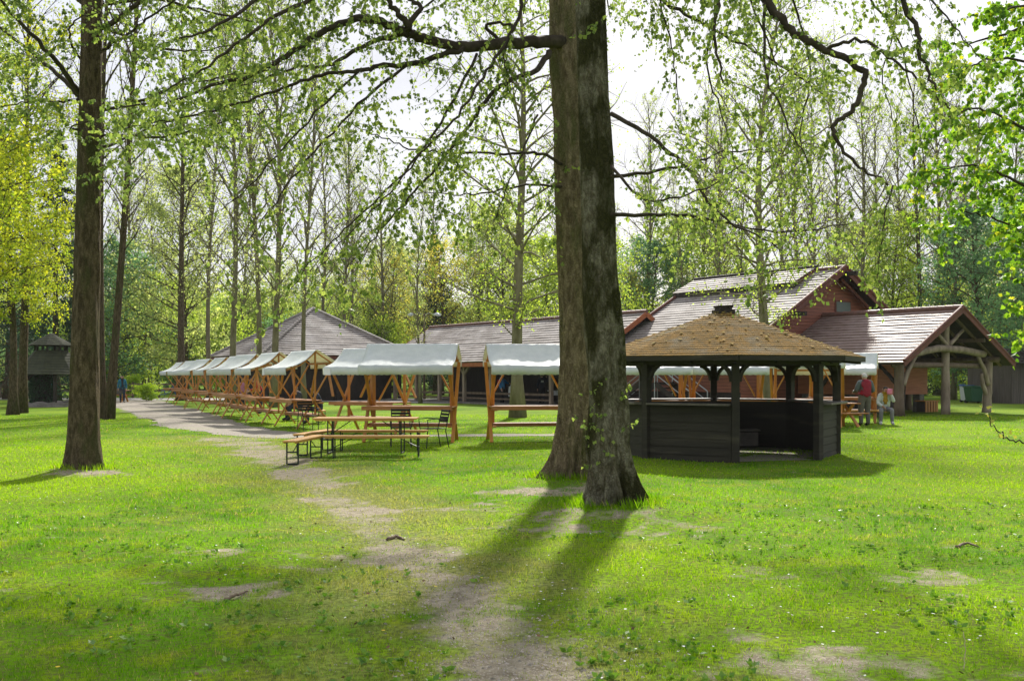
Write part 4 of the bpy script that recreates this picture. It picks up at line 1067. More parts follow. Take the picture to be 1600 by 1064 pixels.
def wheelie(px, D, body, lid, label, w=.95, h=1.0):
    t = thing('wheelie_bin', label, 'bin', ground(px, D), .2)
    mb = MB(); a, b = w/2, w/2*.8; d0, d1 = .36, .30
    mb.add([(-b,-d1,.1),(b,-d1,.1),(b,d1,.1),(-b,d1,.1),(-a,-d0,h),(a,-d0,h),(a,d0,h),(-a,d0,h)], [(3,2,1,0),(0,1,5,4),(1,2,6,5),(2,3,7,6),(3,0,4,7),(4,5,6,7)])
    mb.build('body', body, t, bevel=.03)
    mb = MB(); mb.box((0,0,h+.04), (w+.06, .8, .07)); mb.box((0,.38,h+.06), (w*.8,.06,.1)); mb.build('lid', lid, t, bevel=.02)
    for s in (-1, 1):
        mb = MB(); mb.tube([(s*(b-.1),.3,.1), (s*b,.3,.1)], .1, 12); mb.build('wheel', M['rubber'], t)
wheelie(1510, 62, M['white_plastic'], M['blue_plastic'], 'pale bin with a blue lid seen through the log porch', .5, 1.0)
wheelie(1524, 60, M['green_plastic'], M['green_plastic'], 'wide dark green wheelie bin beside the grey shed', 1.15, .95)

# ------------------------------------------------------------------ dark octagonal gazebo
GO = V((4.5, 21.2, 0))
gaz = thing('gazebo', 'black stained octagonal gazebo bar with a mossy brown shingle roof', 'gazebo', GO)
R0, RE = 2.34, 2.93
ang = [R(-6.5+45*k) for k in range(8)]
vx = lambda a, r, z: V((r*math.sin(a), -r*math.cos(a), z))
mb = MB(); zE, zT = 2.03, 2.98
for k in range(8):
    a, b = ang[k], ang[(k+1) % 8]
    mb.courses(vx(a, RE, zE), vx(b, RE, zE), vx(a, .16, zT), vx(b, .16, zT), 21, .014, rng=trg)
    mb.poly([vx(a, RE, zE-.03), vx(b, RE, zE-.03), vx(b, .16, zT-.03), vx(a, .16, zT-.03)], 1)
rg2 = random.Random(3)
for _ in range(320):
    k = rg2.randrange(8); f = rg2.random(); t = rg2.random()**.8
    a, b = ang[k], ang[(k+1) % 8]
    p = vx(a, RE, zE).lerp(vx(b, RE, zE), f).lerp(vx(a, .16, zT).lerp(vx(b, .16, zT), f), t)+V((0,0,.03))
    s = rg2.uniform(.015, .045); h = rg2.uniform(.008, .02)
    mb.add([p+V((s,0,0)), p+V((0,s,0)), p-V((s,0,0)), p-V((0,s,0)), p+V((0,0,h))], [(0,1,4),(1,2,4),(2,3,4),(3,0,4)], 2)
roof = mb.build('roof', [M['moss'], M['dark_wood'], mat('moss tuft', (.42,.30,.04), (.26,.20,.04), .95, 3, island=.35)], gaz)
mb = MB(); mb.box((0,0,zT+.02), (.36,.36,.10), .3); mb.box((0,0,zT+.09), (.27,.27,.07), .3)
for i in range(5): mb.box((-.13+.065*i, .02*math.sin(i*2), zT+.14), (.04, .27, .045), .3)
mb.build('roof_cap', M['dark_wood'], roof)
mb = MB()
for k in range(8):
    a, b = ang[k], ang[(k+1) % 8]
    mb.beam(vx(a, RE-.02, zE-.05), vx(b, RE-.02, zE-.05), .04, .09)
mb.build('fascia', M['black_wood'], gaz)
mb = MB()
for k in range(8):
    a, b = ang[k], ang[(k+1) % 8]
    mb.beam(vx(a, R0, 1.93), vx(b, R0, 1.93), .12, .14); mb.beam(vx(a, R0, 1.98), vx(a, RE-.1, 1.93), .07, .09); mb.beam(vx(a, R0, 2.0), vx(a, .2, 2.85), .08, .1)
    m_ = vx((a+b)/2 if k < 7 else (a+b+2*math.pi)/2, R0*.95, 1.9); mb.box(m_+V((0,0,.04)), (.12,.12,.1), -a)
mb.build('ring_beam', M['black_wood'], gaz)
for k in range(8):
    a = ang[k]; c = vx(a, R0, 0)
    mb = MB(); mb.box((c.x, c.y, .93), (.145, .145, 1.9), a); p = mb.build('post', M['black_wood'], gaz, bevel=.008)
    for s in (-1, 1):
        o_ = vx(ang[(k+s) % 8], R0, 0); d = (o_-c).normalized()
        pts = [c+d*(.07+.30*(1-math.cos(q)))+V((0,0,1.52+.36*math.sin(q))) for q in np.linspace(.05, 1.45, 6)]
        mb = MB()
        for i in range(5): mb.beam(pts[i], pts[i+1], .07, .10, up=d.cross(UP))
        mb.build('brace', M['black_wood'], p)
for k in range(8):
    if k == 0: continue                      # the side between the two nearest posts is the way in
    a, b = vx(ang[k], R0, 0), vx(ang[(k+1) % 8], R0, 0); d = (b-a).normalized(); n_ = V((-d.y, d.x, 0))
    if n_.dot(a) < 0: n_ = -n_
    a2, b2 = a+d*.075, b-d*.075
    mb = MB(); boards(mb, a2, b2, -.04, 1.07, 7, .022, out=n_)
    mb.beam(a2+V((0,0,.51))-n_*.03, b2+V((0,0,.51))-n_*.03, .03, 1.1); w = mb.build('wall_panel', M['black_wood'], gaz)
    mb = MB(); mb.beam(a2+V((0,0,1.10))+n_*.06, b2+V((0,0,1.10))+n_*.06, .36, .04); mb.build('counter', M['ledge'], w, bevel=.006)
a, b = vx(ang[7], R0, 0), vx(ang[0], R0, 0)
mb = MB(); c1, c2 = vx(ang[3]+.25, 1.85, .42), vx(ang[5], 1.85, .42); mb.beam(c1, c2, .34, .04); mb.beam(c1*.98-V((0,0,.2)), c2*.98-V((0,0,.2)), .05, .3); mb.build('bench', M['ledge'], gaz)
mb = MB(); mb.poly([vx(a_, R0-.08, .016) for a_ in ang]); mb.build('floor', M['gravel'], gaz)

# ------------------------------------------------------------------ two-tier pavilion at the left
PO = ground(80, 54)
pav = thing('pavilion', 'small dark two-tiered pavilion with an ivy-clad centre at the far left', 'pavilion', PO, .2)
def tier(mb, r0, z0, r1, z1, n):
    for k in range(8):
        a, b = k*math.pi/4, (k+1)*math.pi/4
        mb.courses(vx(a, r0, z0), vx(b, r0, z0), vx(a, r1, z1), vx(b, r1, z1), n, .03)
        mb.poly([vx(a, r0, z0-.02), vx(b, r0, z0-.02), vx(b, r1, z1-.04), vx(a, r1, z1-.04)], 1)
SH = mat('dark mossy shingle', (.050,.056,.026), (.030,.033,.018), .9, 4, .5, 30)
mb = MB(); tier(mb, 2.1, 1.72, 1.55, 2.15, 3); tier(mb, 1.6, 2.12, .80, 3.02, 6); mb.build('lower_roof', [SH, M['dark_wood']], pav)
mb = MB(); tier(mb, 1.18, 3.28, .05, 3.95, 6); mb.build('upper_roof', [SH, M['dark_wood']], pav)
for k in range(8):
    c = vx(k*math.pi/4, .8, 0); mb = MB(); mb.box((c.x, c.y, 3.15), (.1,.1,.4), k*.785); mb.build('lantern_post', M['dark_wood'], pav)
for k in range(6):
    c = vx(k*math.pi/3+.35, 1.55, 0); mb = MB(); mb.box((c.x, c.y, .93), (.16,.16,1.86), k); p = mb.build('post', M['log_dark'] if k % 2 else M['dark_wood'], pav)
    mb = MB(); mb.beam(c+V((0,0,1.35)), c*.6+V((0,0,1.85)), .09, .09); mb.beam(c+V((0,0,1.35)), c*1.25+V((0,0,1.75)), .09, .09); mb.build('brace', M['dark_wood'], p)
mb = MB(); mb.tube([(-.5,.2,0),(-.5,.2,1),(-.45,.2,2.1)], [.52,.46,.44], 14); mb.build('core', M['dark_wood'], pav)
rr_ = random.Random(4); lp, ld_ = [], []
for _ in range(2600):
    a = rr_.uniform(0, 6.28); z = rr_.uniform(.05, 2.0); q = .53+rr_.uniform(-.03, .10)
    lp.append(V((-.5+math.cos(a)*q, .2+math.sin(a)*q, z))); ld_.append(V((math.cos(a)*.5, math.sin(a)*.5, -.6))+rv(rr_, .5))
crown('ivy', MB(), lp, ld_, .06, .12, 5, [M['twig'], M['leaf_dark']], pav, .45)
mb = MB()
ring = []
for j, (dr_, z_) in enumerate(((-.28,0),(-.24,.2),(-.05,.3),(.16,.24),(.26,0))):
    ring.append([vx(k*math.pi/20, 1.85+dr_+rr_.uniform(-.06,.06), z_*rr_.uniform(.6,1.15)) for k in range(40)]); ring[-1].append(ring[-1][0])
mb.sheet(ring); mb.build('stone_edge', M['stone'], pav)

# rail fence at the far left
fn = thing('rail_fence', 'low dark wooden rail fence crossing behind the pavilion', 'fence', (0, 0, 0))
mb = MB(); A_, B_ = V((-42, 74, 0)), V((-23, 76, 0))
for z in (.55, 1.0): mb.beam(A_+V((0,0,z)), B_+V((0,0,z)), .06, .13)
mb.build('rail', M['log_dark'], fn)
for i in range(11):
    c = A_.lerp(B_, i/10); mb = MB(); mb.box((c.x, c.y, .58), (.14,.14,1.16)); mb.build('post', M['log_dark'], fn)
# floodlight poles
def lamp(px, D, top, label):
    t = thing('lamp_post', label, 'lamp post', ground(px, D))
    z = H-(top-HZ)*D/F
    mb = MB(); mb.tube([(0,0,0),(0,0,z)], [.09,.06], 10); mb.build('pole', M['log_dark'], t)
    mb = MB(); mb.tube([(-.75,0,z-.12),(-.35,0,z+.05),(0,0,z-.1)], .025, 6); mb.tube([(.75,0,z-.12),(.35,0,z+.05),(0,0,z-.1)], .025, 6); mb.build('arm', M['grey_metal'], t)
    for s in (-1, 1):
        mb = MB(); mb.tube([(s*.62,0,z-.06),(s*.85,-.05,z-.06),(s*1.1,-.08,z-.1)], [.05,.13,.06], 10); mb.build('lamp_head', M['white_plastic'], t, smooth=True)
lamp(474, 58, 450, 'lamp post with two pale heads in front of the pyramid hall peak')
lamp(663, 66, 490, 'lamp post with two pale heads left of the long hall ridge')

# ------------------------------------------------------------------ market stalls
def make_stall(name='market_stall'):
    root = thing(name, 'stall', 'market stall', group='wooden market stalls with white canvas roofs')
    W = 1.05
    prof = [(-.975,1.885),(-.86,1.912),(-.70,1.955),(-.50,2.04),(-.32,2.15),(-.15,2.29),(-.05,2.40),(.0,2.455),(.06,2.46),(.35,2.29),(.62,2.12),(.64,2.05)]
    for s in (-1, 1):
        mb = MB(); x = s*W
        mb.beam((x, .60, 0), (x, -.72, 1.82), .036, .085, up=(1,0,0)); mb.beam((x+s*.06, -.60, 0), (x+s*.06, .56, 2.0), .036, .085, up=(1,0,0))
        mb.beam((x-s*.055, .03, .38), (x-s*.055, .03, 2.42), .04, .085, up=(1,0,0))
        mb.beam((x-s*.047, -.62, .80), (x-s*.047, .30, .80), .045, .085, up=(1,0,0)); mb.beam((x-s*.047, -.38, .38), (x-s*.047, .38, .38), .045, .085, up=(1,0,0))
        mb.beam((x, -.92, 1.81), (x, -.45, 1.985), .04, .07, up=(1,0,0)); mb.beam((x, -.46, 1.985), (x, .02, 2.38), .04, .07, up=(1,0,0)); mb.beam((x, .0, 2.41), (x, .6, 2.02), .04, .07, up=(1,0,0))
        mb.build('end_frame', M['stall'], root, bevel=.006)
    mb = MB()
    for (y, z) in ((-.9,1.83),(.02,2.395),(.6,2.04)): mb.beam((-1.1, y, z), (1.1, y, z), .05, .06)
    for s in (-1, 1): mb.beam((s*1.0, .62, 1.0), (s*.45, .62, 2.03), .04, .08, up=(0,1,0))
    mb.build('roof_rail', M['stall'], root)
    mb = MB()
    for i in range(4): mb.box((0, -.62+.235*i, .875+.003*(i % 2)), (2.26, .225, .032))
    mb.box((0, -.755, .85), (2.26, .025, .1)); mb.build('counter', M['stall_board'], root, bevel=.005)
    mb = MB()
    for i in range(2): mb.box((0, -.12+.24*i, .44), (2.2, .22, .034))
    mb.box((0,-.245,.415), (2.2,.025,.085)); mb.build('shelf', M['stall_board'], root, bevel=.005)
    q = random.Random(6); rows = []
    nx_ = 27
    for j, (y, z) in enumerate(prof):
        row = []
        for i in range(nx_):
            f = i/(nx_-1)*2-1
            sag = -.03*math.cos(f*math.pi*1.5)*math.sin(math.pi*min(1, max(0, j/5))) if 0 < j < 6 else 0
            row.append(V((f*1.17, y+(.012*math.sin(f*17) if j < 0 else 0), z+(0 if j == 0 else sag*.7+((q.uniform(-.010, .010)+.007*math.sin(f*19+j*1.3)) if 0 < j < 7 else 0)))))
        rows.append(row)
    mb = MB(); mb.sheet(rows)
    val = []                                             # scalloped valance hanging in front
    for j, z in enumerate((1.885, 1.78, 1.68)):
        val.append([V((f*1.17, -.978-.02*math.sin(f*9+j)*(j/2), z-(.012*(i % 2) if j == 2 else 0))) for i, f in ((i, i/28*2-1) for i in range(29))])
    mb.sheet(val)
    bk = [[V((f*1.17, .64+.01*math.sin(f*11), z)) for f in (i/14*2-1 for i in range(15))] for z in (2.05, 1.88)]
    mb.sheet(bk)
    o = mb.build('canopy', M['canvas'], root, smooth=True)
    sd = o.modifiers.new('thick', 'SOLIDIFY'); sd.thickness = .004
    return root
stall0 = make_stall()
LS = [((-6.7, 32.0), 'stall nearest the camera in the left row, right behind the beer benches'),
      ((-8.5, 35.0), 'stall second from the near end of the left row'),
      ((-10.2, 38.2), 'stall third from the near end of the left row'),
      ((-11.3, 41.0), 'stall fourth from the near end of the left row, people sitting behind it'),
      ((-13.0, 44.4), 'stall fifth from the near end of the left row'),
      ((-15.2, 49.0), 'stall sixth from the near end of the left row, near the tall dark trunk'),
      ((-17.6, 54.5), 'stall last but one at the far end of the left row'),
      ((-20.2, 60.5), 'stall at the far end of the left row')]
first = True
def stall(xy, rz, label, sc=1):
    global first
    if first: o = stall0; first = False; o.location = (*xy, 0); o.rotation_euler = (0,0,rz); o['label'] = label
    else: o = dup(stall0, label, (*xy, 0), rz, sc)
    return o
base_l = ''
for i, (xy, lb) in enumerate(LS): stall(xy, -R(59+3*math.sin(i*2.1)), base_l+lb)
stall((-2.52, 25.2), -R(5), base_l+'stall facing the camera behind the beer table and black chairs')
stall((.50, 25.4), R(9), base_l+'stall facing the camera, half hidden by the two big central trunks')
stall((-4.0, 29.2), -R(28), base_l+'stall partly hidden behind the frontal one by the beer table')
stall((4.25, 31), R(3), base_l+'stall behind the gazebo, just right of the central trunks')
stall((6.75, 31.4), -R(4), base_l+'stall seen through the middle of the gazebo')
stall((9.6, 32.4), R(160), base_l+'stall turned away, seen through the right side of the gazebo')
stall((11.75, 35.4), -R(22), base_l+'stall beside the person in the red vest')
for o in list(bpy.data.objects):      # a small paper notice on two canopies
    if o.get('category') == 'market stall' and ('partly hidden' in o['label'] or 'nearest' in o['label']):
        mb = MB(); mb.box((-.98 if 'partly' in o['label'] else -1.0, -1.003, 1.77), (.24, .008, .2)); mb.build('notice', M['paper'], o)

# ------------------------------------------------------------------ beer tables, benches, chairs
def bench_legs(mb, x, w, h):
    for y in (-w/2, w/2): mb.beam((x, y, .01), (x, y, h), .024, .024, up=(0,1,0))
    mb.beam((x, -w/2, .015), (x, w/2, .015), .03, .03); mb.beam((x, -w/2, h*.55), (x, w/2, h*.55), .025, .025)
def bench(label, loc, rz, L=2.15, w=.25, h=.45, src=None):
    t = thing('beer_bench', label, 'bench', loc, rz, group='beer garden benches')
    mb = MB(); mb.box((0,0,h), (L, w, .03)); mb.box((0, w/2-.015, h-.025), (L-.1, .02, .03)); mb.box((0, -w/2+.015, h-.025), (L-.1, .02, .03)); mb.build('seat', M['beer_wood'], t, bevel=.005)
    for s in (-1, 1):
        mb = MB(); bench_legs(mb, s*(L/2-.22), w-.03, h-.02); mb.tube([(s*(L/2-.22), 0, h*.5), (s*(L/2-.62), 0, h-.03)], .009, 5); mb.build('leg', M['steel_dark'], t)
    return t
def gl(p): return V((p.x, p.y, gz(p.x, p.y)))
bench('yellow beer bench in front of the long beer table', gl(G(588, 714)), R(1))
bench('yellow beer bench on the far side of the long beer table', gl(V((-2.95, 22.2, 0))), R(-1))
bench('beer bench pointing towards the camera, foremost at the left end of the table', gl(V((-4.05, 19.45, 0))), R(84), 1.9)
bench('beer bench pointing away behind the foremost one at the left end of the table', gl(V((-4.25, 21.5, 0))), R(80), 1.9)
tb_ = thing('beer_table', 'long yellow folding beer table on dark steel legs in front of the frontal stall', 'table', gl(V((-3.12, 21.35, 0))), R(-1))
mb = MB(); mb.box((0,0,.75), (2.2,.66,.032)); mb.box((0,.31,.72), (2.1,.025,.035)); mb.box((0,-.31,.72), (2.1,.025,.035)); mb.build('tabletop', M['beer_wood'], tb_, bevel=.006)
for s in (-1, 1):
    mb = MB(); bench_legs(mb, s*.78, .52, .73); mb.tube([(s*.78,0,.4),(s*.3,0,.72)], .01, 5)
    for y in (-.1, .1): mb.beam((s*.72, y, .38), (s*.72, y, .72), .02, .02, up=(0,1,0))
    mb.build('leg', M['steel_dark'], tb_)
def chair(label, loc, rz):
    t = thing('garden_chair', label, 'chair', loc, rz, group='black metal garden chairs')
    mb = MB()
    for i in range(5): mb.box((0, -.2+.1*i, .45), (.44, .085, .014))
    mb.build('seat', M['steel_black'], t)
    mb = MB()
    for i in range(4): mb.box((0, .255+.022*i, .62+.075*i), (.43, .014, .058))
    mb.build('backrest', M['steel_black'], t)
    for sx in (-1, 1):
        mb = MB(); mb.tube([(sx*.22,-.22,.45),(sx*.235,-.26,0)], .012, 6); mb.build('leg', M['steel_black'], t)
        mb = MB(); mb.tube([(sx*.22,.33,.88),(sx*.22,.24,.5),(sx*.23,.22,.4),(sx*.24,.30,0)], .012, 6); mb.build('leg', M['steel_black'], t)
        mb = MB(); mb.tube([(sx*.24,-.22,.45),(sx*.26,-.24,.66),(sx*.26,-.05,.68),(sx*.23,.27,.66)], .012, 6); mb.build('arm', M['steel_black'], t)
    return t
chair('black slatted metal armchair at the right end of the beer table, turned sideways', gl(V((-1.82, 22.9, 0))), R(-62))
chair('black slatted metal armchair behind the beer table with its back to the stall', gl(V((-2.62, 23.5, 0))), R(8))
chair('black slatted metal armchair standing alone behind the near end of the left row', gl(V((-6.1, 29.8, 0))), R(30))

def picnic(label, loc, rz):
    t = thing('picnic_table', label, 'picnic table', loc, rz)
    mb = MB()
    for i in range(5): mb.box((0, -.3+.15*i, .75), (1.9, .14, .035))
    mb.build('tabletop', M['stall_board'], t, bevel=.005)
    for s in (-1, 1):
        mb = MB(); 
        for i in range(2): mb.box((0, s*(.62+.14*i), .45), (1.9, .13, .035))
        mb.build('seat', M['stall_board'], t, bevel=.005)
        mb = MB(); x = s*.7
        mb.beam((x, -.62, 0), (x, .25, .73), .045, .1, up=(1,0,0)); mb.beam((x+.047, .62, 0), (x+.047, -.25, .73), .045, .1, up=(1,0,0)); mb.beam((x-.047, -.78, .40), (x-.047, .78, .40), .045, .1, up=(1,0,0))
        mb.build('leg_frame', M['stall'], t)
    return t
picnic('orange picnic table between the gazebo and the person in the red vest', gl(V((10.3, 32.4, 0))), R(14))
picnic('small orange table beside the walker in blue at the left', ground(176, 62), R(5))

# ------------------------------------------------------------------ people
SEG = {'pelvis':0}
def person(label, loc, rz, J, clothes, hair, mats_extra=(), h=1.0, hat=None, female=False):
    """one skinned body; hair and clothes are children cut from its surface and lifted off it"""
    base = dict(pelvis=(0,0,.93), spine=(0,.01,1.1), chest=(0,.02,1.3), neck=(0,.01,1.47), chin=(0,-.01,1.545), head=(0,-.005,1.62), top=(0,.0,1.695), nose=(0,-.115,1.61),
                shL=(.17,.02,1.40), elL=(.23,.05,1.12), wrL=(.24,-.05,.88), shR=(-.17,.02,1.40), elR=(-.23,.05,1.12), wrR=(-.24,-.05,.88),
                hipL=(.09,0,.88), knL=(.10,-.02,.49), anL=(.10,.03,.08), toL=(.11,-.14,.035), hipR=(-.09,0,.88), knR=(-.10,-.02,.49), anR=(-.10,.03,.08), toR=(-.11,-.14,.035))
    base.update(J)
    rad = dict(pelvis=.135, spine=.125, chest=.14, neck=.055, chin=.072, head=.088, top=.06, nose=.014, shL=.07, elL=.047, wrL=.032, hipL=.10, knL=.065, anL=.045, toL=.035)
    for k in list(rad):
        if k.endswith('L'): rad[k[:-1]+'R'] = rad[k]
    nm = list(base); ix = {k: i for i, k in enumerate(nm)}; co = [V(base[k]) for k in nm]; rd = [rad[k] for k in nm]
    ed = [('pelvis','spine'),('spine','chest'),('chest','neck'),('neck','chin'),('chin','head'),('head','top'),('head','nose')]
    for s in 'LR': ed += [('chest','sh'+s),('sh'+s,'el'+s),('el'+s,'wr'+s),('pelvis','hip'+s),('hip'+s,'kn'+s),('kn'+s,'an'+s),('an'+s,'to'+s)]
    seg = [(a, b, a+'-'+b) for a, b in ed]
    E = [(ix[a], ix[b]) for a, b in ed]
    for s in 'LR':                                   # palm, four fingers of unequal length and a thumb from its side
        w = co[ix['wr'+s]]; d = (w-co[ix['el'+s]]).normalized(); sd = d.cross(V((1,0,.2))).normalized()
        co.append(w+d*.08); rd.append(.026); pi = len(co)-1; E.append((ix['wr'+s], pi)); seg.append(('wr'+s, pi, 'hand'))
        for q, (o_, l) in enumerate(((-.03,.07),(-.01,.085),(.01,.08),(.03,.06))):
            co.append(co[pi]+sd*o_+d*l*.55+V((0,-.008,0))); rd.append(.0095); co.append(co[-1]+d*l*.45+V((0,-.02,-.01))); rd.append(.008)
            E += [(pi, len(co)-2), (len(co)-2, len(co)-1)]; seg.append((pi, len(co)-1, 'hand'))
        co.append(w+d*.045+sd*.045+V((0,-.01,0))); rd.append(.011); co.append(co[-1]+d*.035+sd*.012+V((0,-.015,0))); rd.append(.009)
        E += [(ix['wr'+s], len(co)-2), (len(co)-2, len(co)-1)]; seg.append(('wr'+s, len(co)-1, 'hand'))
    bm = bmesh.new(); sk = bm.verts.layers.skin.verify()
    vs = [bm.verts.new(c) for c in co]
    for v, r_ in zip(vs, rd): v[sk].radius = (r_, r_)
    vs[0][sk].use_root = True
    for a, b in E: bm.edges.new((vs[a], vs[b]))
    me = bpy.data.meshes.new('skeleton'); bm.to_mesh(me); bm.free()
    ob = bpy.data.objects.new('skeleton', me); C.objects.link(ob)
    ob.modifiers.new('s', 'SKIN').use_smooth_shade = True
    sb = ob.modifiers.new('d', 'SUBSURF'); sb.levels = sb.render_levels = 2
    dg = bpy.context.evaluated_depsgraph_get(); dg.update()
    bme = bpy.data.meshes.new_from_object(ob.evaluated_get(dg)); bpy.data.objects.remove(ob)
    root = thing('person', label, 'person', loc, rz); root.scale = (h, h, h)
    P3 = lambda k: co[ix[k]] if isinstance(k, str) else co[k]
    def near(p):
        best, lab, tt = 9, None, 0
        for a, b, l in seg:
            A, Bb = P3(a), P3(b); d = Bb-A; t = max(0, min(1, (p-A).dot(d)/max(d.dot(d), 1e-6))); q = (p-A-d*t).length
            if q < best: best, lab, tt = q, l, t
        return lab, tt
    bme.name = 'body'; bme.materials.clear(); bme.materials.append(M['skin'])
    body = bpy.data.objects.new('body', bme); C.objects.link(body); body.parent = root
    lab = [near(p.center) for p in bme.polygons]
    hd = P3('head')
    def cut(name, test, off, m):
        used = {}; vv, ff = [], []
        for p, (l, t) in zip(bme.polygons, lab):
            if test(l, t, p.center):
                q = []
                for i in p.vertices:
                    if i not in used: used[i] = len(vv); v = bme.vertices[i]; vv.append(v.co+v.normal*off)
                    q.append(used[i])
                ff.append(q)
        if not ff: return
        mb = MB(); mb.add(vv, ff); o = mb.build(name, m, root, smooth=True); s_ = o.modifiers.new('t', 'SOLIDIFY'); s_.thickness = .006; s_.offset = -1
    legs = ('pelvis-hip','hip','kn')
    isleg = lambda l: l.startswith(('pelvis-hip','hip')) or l[:2] == 'kn' and '-an' in l
    istor = lambda l: l.startswith(('pelvis-spine','spine','chest'))
    isarm = lambda l: l.startswith(('sh','el')) and not l.startswith('shoe')
    ishd = lambda l: l.startswith(('chin','head'))
    cut('trousers', lambda l, t, c: isleg(l) or (l.startswith('pelvis-spine') and t < .35), .012, clothes['legs'])
    if 'vest' in clothes:
        cut('shirt', lambda l, t, c: isarm(l) or istor(l), .010, clothes['top'])
        cut('vest', lambda l, t, c: istor(l) and not (l.startswith('chest-sh') and t > .8), .028, clothes['vest'])
    else:
        cut('jacket', lambda l, t, c: isarm(l) or istor(l) or (l == 'pelvis-hipL' or l == 'pelvis-hipR') and t < .5, .020, clothes['top'])
    if 'scarf' in clothes: cut('scarf', lambda l, t, c: l.startswith('neck') or l.startswith('chest-neck') or (istor(l) and c.y < P3('chest').y-.06 and abs(c.x-P3('chest').x) < .07), .032, clothes['scarf'])
    cut('shoes', lambda l, t, c: l.startswith('an'), .012, clothes.get('shoes', M['rubber']))
    if hat: cut('hat', lambda l, t, c: ishd(l) and c.z > hd.z+.02, .024, hat)
    cut('hair', lambda l, t, c: ishd(l) and (c.z > hd.z+.035 or c.y > hd.y+.01 and c.z > hd.z-.05), .012, hair)
    mb = MB()
    for s in (-1, 1): mb.tube([hd+V((s*.033,-.082,.005)), hd+V((s*.033,-.092,.005))], .010, 8)
    mb.build('eyes', M['eye'], root)
    mb = MB(); mb.tube([hd+V((-.025,-.083,-.055)), hd+V((0,-.09,-.057)), hd+V((.025,-.083,-.055))], .006, 5); mb.build('mouth', mat('lip', (.35,.13,.11), None, .5), root)
    mb = MB()
    for s in (-1, 1): mb.tube([hd+V((s*.085,.01,-.03)), hd+V((s*.098,.015,.0)), hd+V((s*.085,.01,.03))], [.012,.018,.012], 6)
    mb.build('ears', M['skin'], root)
    return root
grey_hair, dark_hair, brown_hair = cloth('white hair', (.55,.54,.52)), cloth('dark hair', (.02,.016,.013)), cloth('brown hair', (.10,.06,.035))
denim, khaki, black_c = cloth('dark denim', (.025,.035,.06)), cloth('grey khaki', (.13,.12,.10)), cloth('black cloth', (.018,.018,.022))
teal, blue_c, pale_c = cloth('teal cloth', (.10,.42,.40)), cloth('blue cloth', (.03,.20,.42)), cloth('pale jacket cloth', (.50,.54,.50))
red_c, grey_c = cloth('burgundy quilt', (.25,.012,.03)), cloth('grey sleeve', (.10,.13,.14))
def seat_pose(lean=0.0):
    return dict(pelvis=(0,.05,.50), spine=(0,.05-lean*.3,.68), chest=(0,.03-lean,.88), neck=(0,-lean*1.3,1.05), chin=(0,-.03-lean*1.4,1.12), head=(0,-.03-lean*1.5,1.19), top=(0,-.03-lean*1.5,1.265), nose=(0,-.14-lean*1.5,1.18),
                shL=(.17,.02-lean,.98), elL=(.24,-.05-lean,.72), wrL=(.16,-.28-lean,.62), shR=(-.17,.02-lean,.98), elR=(-.24,-.05-lean,.72), wrR=(-.16,-.28-lean,.62),
                hipL=(.09,.03,.49), knL=(.17,-.42,.50), anL=(.18,-.40,.08), toL=(.20,-.56,.035), hipR=(-.09,.03,.49), knR=(-.17,-.42,.50), anR=(-.18,-.40,.08), toR=(-.20,-.56,.035))
person('person seen from behind in a burgundy padded vest and grey trousers', gl(V((11.65, 32.9, 0)))+V((0,0,0)), R(190),
       dict(elL=(.26,.0,1.13), wrL=(.20,-.22,1.10), elR=(-.25,.02,1.12), wrR=(-.20,-.2,1.08), anL=(.12,.03,.08), anR=(-.08,.05,.08)), dict(legs=khaki, top=grey_c, vest=red_c), grey_hair, h=1.02).scale = (1.2, 1.12, 1.02)
s_ = seat_pose(.06); s_.update(elL=(.26,-.16,.78), wrL=(.13,-.19,1.06), wrR=(-.10,-.30,.60))
person('seated person in pale jacket and yellow scarf holding a pink cloth to the face', V((12.70, 33.9, 0)), R(-14), s_, dict(legs=cloth('grey trousers', (.20,.20,.21)), top=pale_c, scarf=cloth('mustard scarf', (.40,.24,.02)), shoes=cloth('pale shoes', (.5,.5,.5))), dark_hair, hat=black_c, h=1.0)
pc = thing('pink_cloth', 'pink cloth held to the seated person\'s face', 'cloth', V((12.70, 33.9, 0)), R(-14))
q = random.Random(2); mb = MB(); mb.sheet([[V((.04+.04*i+q.uniform(-.01,.01), -.29+.02*math.sin(i*1.3+j), 1.21-.05*j+q.uniform(-.01,.01))) for i in range(5)] for j in range(5)])
o = mb.build('fabric', cloth('pink cloth', (.70,.22,.32)), pc, smooth=True); sd = o.modifiers.new('t', 'SOLIDIFY'); sd.thickness = .015
def stool(label, loc, rz):
    t = thing('stool', label, 'stool', loc, rz)
    mb = MB(); mb.box((0,0,.43), (.48,.34,.03)); mb.build('seat', M['beer_wood'], t, bevel=.005)
    for sx in (-1, 1):
        for sy in (-1, 1): mb = MB(); mb.tube([(sx*.2,sy*.14,.42),(sx*.21,sy*.15,0)], .012, 6); mb.build('leg', M['steel_black'], t)
stool('yellow-topped steel stool under the seated person in the pale jacket', V((12.71, 33.93, 0)), R(-14))
bench('yellow beer bench half hidden behind the person in the burgundy vest', V((12.0, 34.6, 0)), R(4), 1.8)
person('walker in a blue jacket with a dark front at the start of the gravel path', ground(191, 61), R(25), dict(knL=(.10,-.10,.49), anL=(.10,.02,.09), toL=(.11,-.15,.035), anR=(-.1,.1,.10), knR=(-.1,0,.49), toR=(-.11,-.07,.04)), dict(legs=denim, top=cloth('petrol jacket', (.02,.16,.24)), scarf=black_c), dark_hair, h=.97)
bag = thing('shoulder_bag', 'grey shoulder bag beside the walker in the blue jacket', 'bag', ground(187, 60.9), R(25))
